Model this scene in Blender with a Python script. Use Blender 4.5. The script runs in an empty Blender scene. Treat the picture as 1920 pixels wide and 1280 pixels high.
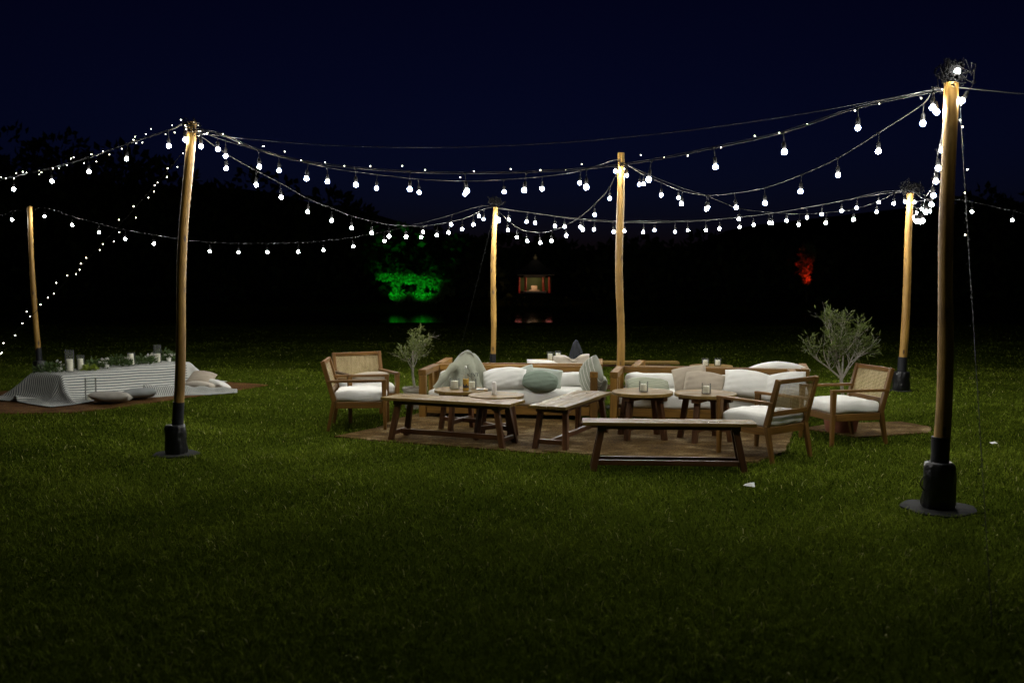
import bpy, bmesh, math, random
import numpy as np
from mathutils import Vector, Matrix, Euler, Quaternion

random.seed(7)
rng = np.random.default_rng(7)
SC = bpy.context.scene
COL = SC.collection
R = math.radians
PI = math.pi

# ------------------------------------------------------------------ camera
cam_data = bpy.data.cameras.new('camera')
cam = bpy.data.objects.new('camera', cam_data)
COL.objects.link(cam)
cam.location = (0, 0, 1.7)
cam.rotation_euler = (R(90 - 3.83), 0, 0)
cam_data.sensor_width = 36.0
cam_data.lens = 35.0
cam_data.clip_start = 0.05
cam_data.clip_end = 600
cam_data.dof.use_dof = True
cam_data.dof.focus_distance = 9.8
cam_data.dof.aperture_fstop = 2.0
SC.camera = cam

# ------------------------------------------------------------------ world: the last blue of dusk
SUN_EL, SUN_ROT = -4.6, 0.0
world = bpy.data.worlds.new('World')
SC.world = world
world.use_nodes = True
wn, wl = world.node_tree.nodes, world.node_tree.links
wn.clear()
sky = wn.new('ShaderNodeTexSky')
sky.sky_type = 'NISHITA'
sky.sun_disc = False
sky.sun_elevation = R(SUN_EL)
sky.sun_rotation = R(SUN_ROT)
sky.altitude = 0
sky.air_density = 1.0
sky.dust_density = 0.3
sky.ozone_density = 6.2
bg = wn.new('ShaderNodeBackground')
bg.inputs['Strength'].default_value = 0.15
wo = wn.new('ShaderNodeOutputWorld')
wl.new(sky.outputs[0], bg.inputs[0])
wl.new(bg.outputs[0], wo.inputs[0])

# faint night light from the set sun's side of the sky
sd = bpy.data.lights.new('sun', 'SUN')
sd.energy = 0.002
sd.angle = R(10)
sd.color = (0.7, 0.8, 1.0)
sun = bpy.data.objects.new('sun', sd)
sun.rotation_euler = (R(-60), 0, 0)
COL.objects.link(sun)

SC.render.engine = 'CYCLES'
SC.cycles.use_denoising = True
try:
    SC.cycles.denoiser = 'OPENIMAGEDENOISE'
except Exception:
    pass
SC.cycles.max_bounces = 6
SC.cycles.diffuse_bounces = 3
SC.cycles.glossy_bounces = 3
SC.cycles.transmission_bounces = 6
SC.cycles.transparent_max_bounces = 12
SC.cycles.sample_clamp_indirect = 3.0
SC.cycles.use_light_tree = True
SC.view_settings.view_transform = 'Standard'
SC.view_settings.look = 'None'
SC.view_settings.exposure = 0.0
SC.view_settings.gamma = 1.0
SC.view_settings.use_curve_mapping = False

BULB_STRENGTH = 800.0


# ------------------------------------------------------------------ materials
def new_mat(name):
    m = bpy.data.materials.new(name)
    m.use_nodes = True
    nt = m.node_tree
    b = nt.nodes['Principled BSDF']
    return m, nt.nodes, nt.links, b


def ramp(nodes, stops):
    r = nodes.new('ShaderNodeValToRGB')
    el = r.color_ramp.elements
    while len(el) < len(stops):
        el.new(0.5)
    for e, (p, c) in zip(el, stops):
        e.position = p
        e.color = (*c, 1)
    return r


def wood(name, dark, light, rough=(0.4, 0.65), scale=(1.6, 26, 26), knots=False, spec=0.5, tint=0.25, bump=0.25):
    m, n, l, b = new_mat(name)
    tc = n.new('ShaderNodeTexCoord')
    oi = n.new('ShaderNodeObjectInfo')
    add = n.new('ShaderNodeVectorMath'); add.operation = 'ADD'
    sc_ = n.new('ShaderNodeVectorMath'); sc_.operation = 'SCALE'
    sc_.inputs[0].default_value = (37, 11, 23)
    l.new(oi.outputs['Random'], sc_.inputs['Scale'])
    l.new(tc.outputs['Object'], add.inputs[0]); l.new(sc_.outputs[0], add.inputs[1])
    mp = n.new('ShaderNodeMapping'); mp.inputs['Scale'].default_value = scale
    l.new(add.outputs[0], mp.inputs[0])
    nz = n.new('ShaderNodeTexNoise'); nz.inputs['Scale'].default_value = 1.0; nz.inputs['Detail'].default_value = 6
    nz.inputs['Roughness'].default_value = 0.62; nz.inputs['Distortion'].default_value = 0.6
    l.new(mp.outputs[0], nz.inputs['Vector'])
    rp = ramp(n, [(0.28, dark), (0.5, tuple((a + c) / 2 for a, c in zip(dark, light))), (0.72, light)])
    l.new(nz.outputs['Fac'], rp.inputs[0])
    big = n.new('ShaderNodeTexNoise'); big.inputs['Scale'].default_value = 3.0; big.inputs['Detail'].default_value = 3
    l.new(add.outputs[0], big.inputs['Vector'])
    hv = n.new('ShaderNodeHueSaturation')
    mr = n.new('ShaderNodeMapRange'); mr.inputs['To Min'].default_value = 1 - tint; mr.inputs['To Max'].default_value = 1 + tint
    l.new(oi.outputs['Random'], mr.inputs['Value'])
    mr2 = n.new('ShaderNodeMapRange'); mr2.inputs['From Min'].default_value = 0.3; mr2.inputs['From Max'].default_value = 0.7
    mr2.inputs['To Min'].default_value = 0.75; mr2.inputs['To Max'].default_value = 1.2
    l.new(big.outputs['Fac'], mr2.inputs['Value'])
    mu = n.new('ShaderNodeMath'); mu.operation = 'MULTIPLY'
    l.new(mr.outputs[0], mu.inputs[0]); l.new(mr2.outputs[0], mu.inputs[1])
    l.new(mu.outputs[0], hv.inputs['Value']); l.new(rp.outputs[0], hv.inputs['Color'])
    col = hv.outputs[0]
    if knots:
        vo = n.new('ShaderNodeTexVoronoi'); vo.inputs['Scale'].default_value = 5.0
        mk = n.new('ShaderNodeMapping'); mk.inputs['Scale'].default_value = (0.8, 2.2, 2.2)
        l.new(tc.outputs['Object'], mk.inputs[0]); l.new(mk.outputs[0], vo.inputs['Vector'])
        kr = ramp(n, [(0.09, (0.16, 0.13, 0.10)), (0.2, (1, 1, 1))])
        l.new(vo.outputs['Distance'], kr.inputs[0])
        mx = n.new('ShaderNodeMix'); mx.data_type = 'RGBA'; mx.blend_type = 'MULTIPLY'; mx.inputs['Factor'].default_value = 1.0
        l.new(col, mx.inputs[6]); l.new(kr.outputs[0], mx.inputs[7])
        col = mx.outputs[2]
    l.new(col, b.inputs['Base Color'])
    rr = n.new('ShaderNodeMapRange'); rr.inputs['From Min'].default_value = 0.3; rr.inputs['From Max'].default_value = 0.7
    rr.inputs['To Min'].default_value = rough[0]; rr.inputs['To Max'].default_value = rough[1]
    
    st = n.new('ShaderNodeTexNoise'); st.inputs['Scale'].default_value = 1.0; st.inputs['Detail'].default_value = 4
    ms = n.new('ShaderNodeMapping'); ms.inputs['Scale'].default_value = (3.0, 22, 22)
    l.new(add.outputs[0], ms.inputs[0]); l.new(ms.outputs[0], st.inputs['Vector'])
    l.new(st.outputs['Fac'], rr.inputs['Value']); l.new(rr.outputs[0], b.inputs['Roughness'])
    b.inputs['Specular IOR Level'].default_value = spec
    bp = n.new('ShaderNodeBump'); bp.inputs['Strength'].default_value = bump; bp.inputs['Distance'].default_value = 0.003
    l.new(nz.outputs['Fac'], bp.inputs['Height']); l.new(bp.outputs[0], b.inputs['Normal'])
    return m


def fabric(name, c, var=0.12, rough=0.9, weave=420, wrinkle=0.5, stripes=None):
    m, n, l, b = new_mat(name)
    tc = n.new('ShaderNodeTexCoord')
    nz = n.new('ShaderNodeTexNoise'); nz.inputs['Scale'].default_value = 7; nz.inputs['Detail'].default_value = 5
    l.new(tc.outputs['Object'], nz.inputs['Vector'])
    lo = tuple(x * (1 - var) for x in c); hi = tuple(min(1, x * (1 + var * 0.6)) for x in c)
    rp = ramp(n, [(0.3, lo), (0.7, hi)])
    l.new(nz.outputs['Fac'], rp.inputs[0])
    col = rp.outputs[0]
    if stripes:
        axis, freq, duty, c2 = stripes
        uv = n.new('ShaderNodeUVMap')
        sp = n.new('ShaderNodeSeparateXYZ'); l.new(uv.outputs[0], sp.inputs[0])
        mm = n.new('ShaderNodeMath'); mm.operation = 'MULTIPLY'; mm.inputs[1].default_value = freq
        l.new(sp.outputs[axis], mm.inputs[0])
        fr = n.new('ShaderNodeMath'); fr.operation = 'FRACT'; l.new(mm.outputs[0], fr.inputs[0])
        lt = n.new('ShaderNodeMath'); lt.operation = 'LESS_THAN'; lt.inputs[1].default_value = duty
        l.new(fr.outputs[0], lt.inputs[0])
        mx = n.new('ShaderNodeMix'); mx.data_type = 'RGBA'
        l.new(lt.outputs[0], mx.inputs[0]); l.new(col, mx.inputs[6]); mx.inputs[7].default_value = (*c2, 1)
        col = mx.outputs[2]
    l.new(col, b.inputs['Base Color'])
    b.inputs['Roughness'].default_value = rough
    b.inputs['Specular IOR Level'].default_value = 0.2
    wv = n.new('ShaderNodeTexNoise'); wv.inputs['Scale'].default_value = weave; wv.inputs['Detail'].default_value = 2
    l.new(tc.outputs['Object'], wv.inputs['Vector'])
    w2 = n.new('ShaderNodeTexNoise'); w2.inputs['Scale'].default_value = 6; w2.inputs['Detail'].default_value = 3; w2.inputs['Distortion'].default_value = 0.4
    l.new(tc.outputs['Object'], w2.inputs['Vector'])
    b1 = n.new('ShaderNodeBump'); b1.inputs['Strength'].default_value = 0.15; b1.inputs['Distance'].default_value = 0.002
    b2 = n.new('ShaderNodeBump'); b2.inputs['Strength'].default_value = wrinkle; b2.inputs['Distance'].default_value = 0.02
    l.new(wv.outputs['Fac'], b1.inputs['Height']); l.new(w2.outputs['Fac'], b2.inputs['Height'])
    l.new(b2.outputs[0], b1.inputs['Normal']); l.new(b1.outputs[0], b.inputs['Normal'])
    return m


def plain(name, c, rough=0.6, spec=0.4, metal=0.0, noise=0.0, nscale=20, bump=0.0):
    m, n, l, b = new_mat(name)
    b.inputs['Base Color'].default_value = (*c, 1)
    b.inputs['Roughness'].default_value = rough
    b.inputs['Specular IOR Level'].default_value = spec
    b.inputs['Metallic'].default_value = metal
    if noise or bump:
        tc = n.new('ShaderNodeTexCoord')
        nz = n.new('ShaderNodeTexNoise'); nz.inputs['Scale'].default_value = nscale; nz.inputs['Detail'].default_value = 5
        l.new(tc.outputs['Object'], nz.inputs['Vector'])
        rp = ramp(n, [(0.3, tuple(x * (1 - noise) for x in c)), (0.7, tuple(min(1, x * (1 + noise)) for x in c))])
        l.new(nz.outputs['Fac'], rp.inputs[0]); l.new(rp.outputs[0], b.inputs['Base Color'])
        if bump:
            bp = n.new('ShaderNodeBump'); bp.inputs['Strength'].default_value = bump; bp.inputs['Distance'].default_value = 0.01
            l.new(nz.outputs['Fac'], bp.inputs['Height']); l.new(bp.outputs[0], b.inputs['Normal'])
    return m


def emit(name, c, strength):
    m, n, l, b = new_mat(name)
    n.remove(b)
    e = n.new('ShaderNodeEmission'); e.inputs[0].default_value = (*c, 1)
    oi = n.new('ShaderNodeObjectInfo'); mr = n.new('ShaderNodeMapRange')      # no two lamps are equally bright
    mr.inputs['To Min'].default_value = strength * 0.6; mr.inputs['To Max'].default_value = strength * 1.4
    l.new(oi.outputs['Random'], mr.inputs['Value']); l.new(mr.outputs[0], e.inputs[1])
    l.new(e.outputs[0], n['Material Output'].inputs[0])
    return m


def leafy(name, c1, c2, trans=0.25, rough=0.5, spec=0.3, extra=()):
    m, n, l, b = new_mat(name)
    at = n.new('ShaderNodeAttribute'); at.attribute_name = 'tone'
    rp = ramp(n, [(0.0, c1), (0.85 if extra else 1.0, c2)] + list(extra))
    l.new(at.outputs['Fac'], rp.inputs[0]); l.new(rp.outputs[0], b.inputs['Base Color'])
    b.inputs['Roughness'].default_value = rough
    b.inputs['Specular IOR Level'].default_value = spec
    tr = n.new('ShaderNodeBsdfTranslucent'); l.new(rp.outputs[0], tr.inputs[0])
    mx = n.new('ShaderNodeMixShader'); mx.inputs[0].default_value = trans
    l.new(b.outputs[0], mx.inputs[1]); l.new(tr.outputs[0], mx.inputs[2])
    l.new(mx.outputs[0], n['Material Output'].inputs[0])
    return m


M = {}
M['teak'] = wood('teak', (0.105, 0.048, 0.007), (0.27, 0.14, 0.026), rough=(0.4, 0.62), spec=0.3)
M['chairwood'] = wood('chair wood', (0.08, 0.036, 0.006), (0.20, 0.098, 0.020), rough=(0.38, 0.58), spec=0.3)
M['darkwood'] = wood('dark wood', (0.045, 0.018, 0.006), (0.115, 0.048, 0.017), rough=(0.32, 0.55), spec=0.35)
M['tabletop'] = wood('table top wood', (0.085, 0.050, 0.010), (0.21, 0.137, 0.035), rough=(0.25, 0.55), spec=0.15, bump=0.12)
M['roundtop'] = wood('round top wood', (0.10, 0.060, 0.014), (0.24, 0.155, 0.044), rough=(0.34, 0.6), spec=0.16, bump=0.14)
M['polewood'] = wood('peeled pole wood', (0.13, 0.060, 0.007), (0.35, 0.200, 0.033), rough=(0.5, 0.7), scale=(1.2, 16, 16), knots=True, tint=0.08)
M['white'] = fabric('white canvas', (0.74, 0.73, 0.68), var=0.05, wrinkle=0.35)
M['cream'] = fabric('cream linen', (0.55, 0.50, 0.42), var=0.08)
M['beige'] = fabric('beige linen', (0.42, 0.36, 0.28), var=0.1)
M['sage'] = fabric('sage linen', (0.20, 0.25, 0.195), var=0.1)
M['palesage'] = fabric('pale sage linen', (0.40, 0.44, 0.38), var=0.08)
M['greyfab'] = fabric('grey linen', (0.33, 0.31, 0.27), var=0.1)
M['darkgrey'] = fabric('dark grey linen', (0.26, 0.275, 0.27), var=0.1)
M['throw'] = fabric('grey green jersey', (0.34, 0.35, 0.27), var=0.16, wrinkle=1.0)
M['black_cloth'] = fabric('black cloth', (0.022, 0.024, 0.028), var=0.1)
M['stripe_pillow'] = fabric('grey striped pillow cloth', (0.27, 0.28, 0.225), var=0.1, stripes=(0, 7, 0.13, (0.68, 0.66, 0.58)))
M['stripe_pillow2'] = fabric('pale striped pillow cloth', (0.34, 0.35, 0.26), var=0.1, stripes=(1, 11, 0.4, (0.22, 0.235, 0.165)))
M['tablecloth'] = fabric('striped cotton', (0.52, 0.52, 0.47), var=0.05, stripes=(1, 26, 0.42, (0.10, 0.115, 0.125)), wrinkle=0.7)
M['clothplain'] = fabric('plain cotton', (0.52, 0.52, 0.48), var=0.05, wrinkle=0.2)
M['vinyl'] = plain('black vinyl', (0.006, 0.006, 0.007), rough=0.34, spec=0.45, noise=0.3, nscale=16, bump=1.0)
M['sleeve'] = plain('black sleeve', (0.009, 0.0095, 0.012), rough=0.55, spec=0.25, noise=0.2, bump=0.1)
M['plate'] = plain('grey steel plate', (0.02, 0.02, 0.0195), rough=0.8, spec=0.08, noise=0.3, nscale=12)
M['cable'] = plain('black cable rubber', (0.012, 0.012, 0.012), rough=0.55, spec=0.2)
M['tangle'] = plain('matt black cable', (0.006, 0.006, 0.006), rough=0.9, spec=0.03)
M['steel'] = plain('steel wire', (0.14, 0.14, 0.13), rough=0.35, metal=0.8)
M['socket'] = plain('lamp socket', (0.006, 0.006, 0.006), rough=0.7, spec=0.12)
M['bulb'] = emit('lit bulb', (1.0, 0.98, 0.92), BULB_STRENGTH)
M['softbulb'] = emit('lit bulb of the front strings', (1.0, 0.98, 0.92), BULB_STRENGTH * 0.7)
M['fairy'] = emit('fairy light', (1.0, 0.92, 0.66), 16.0)
M['wax'] = plain('ivory wax', (0.78, 0.74, 0.6), rough=0.5)
M['wick'] = plain('wick', (0.03, 0.03, 0.03))
M['pot'] = plain('stone grey pot', (0.30, 0.27, 0.22), rough=0.8, noise=0.2, nscale=9, bump=0.2)
M['terracotta'] = plain('terracotta pot', (0.24, 0.085, 0.045), rough=0.8, noise=0.2, nscale=9, bump=0.2)
M['soil'] = plain('soil', (0.05, 0.035, 0.02), rough=0.95, noise=0.4, bump=0.5)
M['bark'] = plain('olive bark', (0.22, 0.20, 0.16), rough=0.85, noise=0.35, nscale=40, bump=0.4)
M['darkbark'] = plain('dark bark', (0.05, 0.04, 0.03), rough=0.9, noise=0.3)
M['olive'] = leafy('olive leaf', (0.065, 0.085, 0.018), (0.19, 0.22, 0.075), spec=0.1)
M['olive_shaded'] = leafy('shaded olive leaf', (0.035, 0.05, 0.008), (0.12, 0.15, 0.042), spec=0.1)  # olive leaf darkened to stand for the weaker light on the bushy tree
M['herb'] = leafy('green sprig', (0.03, 0.06, 0.015), (0.10, 0.15, 0.045))
M['limeleaf'] = leafy('lime leaf', (0.16, 0.22, 0.02), (0.3, 0.36, 0.05))
M['petal'] = leafy('white petal', (0.5, 0.48, 0.42), (0.78, 0.76, 0.7))
M['forest'] = leafy('forest leaf', (0.014, 0.022, 0.008), (0.042, 0.058, 0.02), spec=0.05)
M['litleaf'] = leafy('bank shrub leaf', (0.05, 0.1, 0.03), (0.13, 0.2, 0.06))
M['grass'] = leafy('grass blade', (0.022, 0.036, 0.003), (0.150, 0.195, 0.020), trans=0.12, rough=0.5, spec=0.0, extra=[(0.92, (0.165, 0.21, 0.022)), (0.97, (0.36, 0.35, 0.16))])
M['plastic_white'] = plain('white plastic', (0.74, 0.70, 0.66), rough=0.4)
M['paper'] = plain('white paper', (0.75, 0.75, 0.72), rough=0.9)
M['ceramic'] = plain('white ceramic', (0.75, 0.74, 0.7), rough=0.35)
M['beer'] = plain('amber drink', (0.62, 0.36, 0.035), rough=0.2)
M['labelprint'] = plain('dark label print', (0.05, 0.04, 0.03), rough=0.6)
M['ink'] = plain('black print', (0.012, 0.012, 0.012), rough=0.8)
M['redwood'] = plain('red painted wood', (0.30, 0.035, 0.025), rough=0.5)
M['palewood'] = plain('pale carved wood', (0.45, 0.33, 0.2), rough=0.6)
M['rooftile'] = plain('dark roof tile', (0.025, 0.022, 0.02), rough=0.9, spec=0.1)
M['gold'] = plain('gilded finial', (0.5, 0.4, 0.2), rough=0.4, metal=0.5)
M['stone'] = plain('pale stone', (0.42, 0.38, 0.32), rough=0.8, noise=0.2)


def glass_mat(name, tint=(0.985, 0.99, 0.985)):
    m, n, l, b = new_mat(name)
    n.remove(b)
    t = n.new('ShaderNodeBsdfTransparent'); t.inputs[0].default_value = (*tint, 1)
    g = n.new('ShaderNodeBsdfGlossy'); g.inputs['Roughness'].default_value = 0.08
    fr = n.new('ShaderNodeFresnel'); fr.inputs['IOR'].default_value = 1.3
    ad = n.new('ShaderNodeMath'); ad.operation = 'MULTIPLY'; ad.inputs[1].default_value = 0.8
    l.new(fr.outputs[0], ad.inputs[0])
    mx = n.new('ShaderNodeMixShader')
    l.new(ad.outputs[0], mx.inputs[0]); l.new(t.outputs[0], mx.inputs[1]); l.new(g.outputs[0], mx.inputs[2])
    df = n.new('ShaderNodeBsdfDiffuse'); df.inputs[0].default_value = (0.6, 0.62, 0.6, 1)      # pale film in place of reflections, so the clear glass shows
    m2 = n.new('ShaderNodeMixShader'); m2.inputs[0].default_value = 0.035
    l.new(mx.outputs[0], m2.inputs[1]); l.new(df.outputs[0], m2.inputs[2])
    l.new(m2.outputs[0], n['Material Output'].inputs[0])
    return m


M['glass'] = glass_mat('clear glass')


def cane_mat():
    m, n, l, b = new_mat('woven cane')
    tc = n.new('ShaderNodeTexCoord')
    mp = n.new('ShaderNodeMapping'); mp.inputs['Scale'].default_value = (1, 1, 1)
    l.new(tc.outputs['Object'], mp.inputs[0])
    sp = n.new('ShaderNodeSeparateXYZ'); l.new(mp.outputs[0], sp.inputs[0])
    outs = []
    for ax in (0, 2):
        mm = n.new('ShaderNodeMath'); mm.operation = 'MULTIPLY'; mm.inputs[1].default_value = 75
        fr = n.new('ShaderNodeMath'); fr.operation = 'FRACT'
        gt = n.new('ShaderNodeMath'); gt.operation = 'GREATER_THAN'; gt.inputs[1].default_value = 0.36
        l.new(sp.outputs[ax], mm.inputs[0]); l.new(mm.outputs[0], fr.inputs[0]); l.new(fr.outputs[0], gt.inputs[0])
        outs.append(gt)
    mu = n.new('ShaderNodeMath'); mu.operation = 'MULTIPLY'
    l.new(outs[0].outputs[0], mu.inputs[0]); l.new(outs[1].outputs[0], mu.inputs[1])
    nz = n.new('ShaderNodeTexNoise'); nz.inputs['Scale'].default_value = 12
    mp2 = n.new('ShaderNodeMapping'); mp2.inputs['Scale'].default_value = (3, 1, 0.5)
    l.new(tc.outputs['Object'], mp2.inputs[0]); l.new(mp2.outputs[0], nz.inputs['Vector'])
    rp = ramp(n, [(0.3, (0.38, 0.28, 0.13)), (0.7, (0.56, 0.43, 0.22))])
    l.new(nz.outputs['Fac'], rp.inputs[0]); l.new(rp.outputs[0], b.inputs['Base Color'])
    b.inputs['Roughness'].default_value = 0.6
    t = n.new('ShaderNodeBsdfTransparent')
    mx = n.new('ShaderNodeMixShader')
    l.new(mu.outputs[0], mx.inputs[0]); l.new(b.outputs[0], mx.inputs[1]); l.new(t.outputs[0], mx.inputs[2])
    l.new(mx.outputs[0], n['Material Output'].inputs[0])
    return m


M['cane'] = cane_mat()


def rug_mat(name, c1, c2, c3):
    m, n, l, b = new_mat(name)
    tc = n.new('ShaderNodeTexCoord')
    n1 = n.new('ShaderNodeTexNoise'); n1.inputs['Scale'].default_value = 2.4; n1.inputs['Detail'].default_value = 7; n1.inputs['Roughness'].default_value = 0.65
    n2 = n.new('ShaderNodeTexNoise'); n2.inputs['Scale'].default_value = 48; n2.inputs['Detail'].default_value = 4; n2.inputs['Roughness'].default_value = 0.8
    mp = n.new('ShaderNodeMapping'); mp.inputs['Scale'].default_value = (1, 1.6, 1)
    l.new(tc.outputs['Object'], mp.inputs[0])
    l.new(mp.outputs[0], n1.inputs['Vector']); l.new(mp.outputs[0], n2.inputs['Vector'])
    r1 = ramp(n, [(0.34, c1), (0.52, c2), (0.66, c3)])
    l.new(n1.outputs['Fac'], r1.inputs[0])
    r2 = ramp(n, [(0.36, (0.25, 0.25, 0.25)), (0.64, (1.5, 1.5, 1.5))])
    l.new(n2.outputs['Fac'], r2.inputs[0])
    mx = n.new('ShaderNodeMix'); mx.data_type = 'RGBA'; mx.blend_type = 'MULTIPLY'; mx.inputs['Factor'].default_value = 1
    l.new(r1.outputs[0], mx.inputs[6]); l.new(r2.outputs[0], mx.inputs[7])
    l.new(mx.outputs[2], b.inputs['Base Color'])
    b.inputs['Roughness'].default_value = 0.9
    b.inputs['Specular IOR Level'].default_value = 0.06
    bp = n.new('ShaderNodeBump'); bp.inputs['Strength'].default_value = 0.9; bp.inputs['Distance'].default_value = 0.008
    l.new(n2.outputs['Fac'], bp.inputs['Height']); l.new(bp.outputs[0], b.inputs['Normal'])
    return m


M['jute'] = rug_mat('jute', (0.055, 0.030, 0.008), (0.115, 0.068, 0.021), (0.26, 0.19, 0.095))
M['jute2'] = rug_mat('reddish jute', (0.075, 0.034, 0.010), (0.115, 0.056, 0.018), (0.165, 0.085, 0.03))


def lawn_mat():
    m, n, l, b = new_mat('lawn soil and turf')
    tc = n.new('ShaderNodeTexCoord')
    n1 = n.new('ShaderNodeTexNoise'); n1.inputs['Scale'].default_value = 0.8; n1.inputs['Detail'].default_value = 6
    n2 = n.new('ShaderNodeTexNoise'); n2.inputs['Scale'].default_value = 45; n2.inputs['Detail'].default_value = 5; n2.inputs['Roughness'].default_value = 0.7
    l.new(tc.outputs['Object'], n1.inputs['Vector']); l.new(tc.outputs['Object'], n2.inputs['Vector'])
    r1 = ramp(n, [(0.3, (0.028, 0.041, 0.004)), (0.7, (0.054, 0.074, 0.008))])
    l.new(n1.outputs['Fac'], r1.inputs[0])
    r2 = ramp(n, [(0.3, (0.35, 0.35, 0.35)), (0.7, (1.35, 1.35, 1.2))])
    l.new(n2.outputs['Fac'], r2.inputs[0])
    mx = n.new('ShaderNodeMix'); mx.data_type = 'RGBA'; mx.blend_type = 'MULTIPLY'; mx.inputs['Factor'].default_value = 1
    l.new(r1.outputs[0], mx.inputs[6]); l.new(r2.outputs[0], mx.inputs[7])
    l.new(mx.outputs[2], b.inputs['Base Color'])
    b.inputs['Roughness'].default_value = 0.9
    b.inputs['Specular IOR Level'].default_value = 0.0
    bp = n.new('ShaderNodeBump'); bp.inputs['Strength'].default_value = 0.8; bp.inputs['Distance'].default_value = 0.03
    l.new(n2.outputs['Fac'], bp.inputs['Height']); l.new(bp.outputs[0], b.inputs['Normal'])
    return m


M['lawn'] = lawn_mat()


def water_mat():
    m, n, l, b = new_mat('dark lake water')
    b.inputs['Base Color'].default_value = (0.006, 0.009, 0.010, 1)
    b.inputs['Roughness'].default_value = 0.045
    b.inputs['IOR'].default_value = 1.33
    b.inputs['Specular IOR Level'].default_value = 0.5
    tc = n.new('ShaderNodeTexCoord')
    mp = n.new('ShaderNodeMapping'); mp.inputs['Scale'].default_value = (0.7, 2.5, 1)
    nz = n.new('ShaderNodeTexNoise'); nz.inputs['Scale'].default_value = 1.4; nz.inputs['Detail'].default_value = 3
    l.new(tc.outputs['Object'], mp.inputs[0]); l.new(mp.outputs[0], nz.inputs['Vector'])
    bp = n.new('ShaderNodeBump'); bp.inputs['Strength'].default_value = 0.10; bp.inputs['Distance'].default_value = 0.05
    l.new(nz.outputs['Fac'], bp.inputs['Height']); l.new(bp.outputs[0], b.inputs['Normal'])
    return m


M['water'] = water_mat()


# ------------------------------------------------------------------ mesh helpers
def mesh_from(name, verts, faces, smooth=False, uvs=None, tone=None):
    me = bpy.data.meshes.new(name)
    me.from_pydata([tuple(v) for v in verts], [], [tuple(f) for f in faces])
    if smooth:
        me.polygons.foreach_set('use_smooth', [True] * len(me.polygons))
    if uvs is not None:
        lay = me.uv_layers.new(name='UVMap')
        for lp in me.loops:
            lay.data[lp.index].uv = uvs[lp.vertex_index]
    if tone is not None:
        a = me.attributes.new('tone', 'FLOAT', 'POINT')
        a.data.foreach_set('value', tone)
    me.update()
    return me


def tri_mesh(name, V, counts_tris, tone=None):
    """V (n,3) float array, triangles (m,3) int array -> mesh, fast."""
    me = bpy.data.meshes.new(name)
    T = counts_tris
    me.vertices.add(len(V)); me.vertices.foreach_set('co', V.astype(np.float32).ravel())
    me.loops.add(len(T) * 3); me.loops.foreach_set('vertex_index', T.astype(np.int32).ravel())
    me.polygons.add(len(T))
    me.polygons.foreach_set('loop_start', np.arange(0, len(T) * 3, 3, dtype=np.int32))
    me.update(calc_edges=True)
    if tone is not None:
        a = me.attributes.new('tone', 'FLOAT', 'POINT')
        a.data.foreach_set('value', tone.astype(np.float32))
    return me


def link(name, me, mat=None, parent=None, loc=(0, 0, 0), rot=(0, 0, 0)):
    o = bpy.data.objects.new(name, me)
    COL.objects.link(o)
    if mat is not None and me is not None and not me.materials:
        me.materials.append(mat)
    if parent is not None:
        o.parent = parent
    o.location = loc
    o.rotation_euler = rot
    return o


def tag(o, label, cat, group=None):
    o['label'] = label
    o['category'] = cat
    if group:
        o['group'] = group
    return o


def thing(name, label, cat, loc=(0, 0, 0), rz=0.0, group=None):
    o = bpy.data.objects.new(name, None)
    o.empty_display_size = 0.1
    COL.objects.link(o)
    o.location = loc
    o.rotation_euler = (0, 0, rz)
    return tag(o, label, cat, group)


def structure(name, me, mat):
    o = link(name, me, mat)
    o['kind'] = 'structure'
    return o


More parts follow.
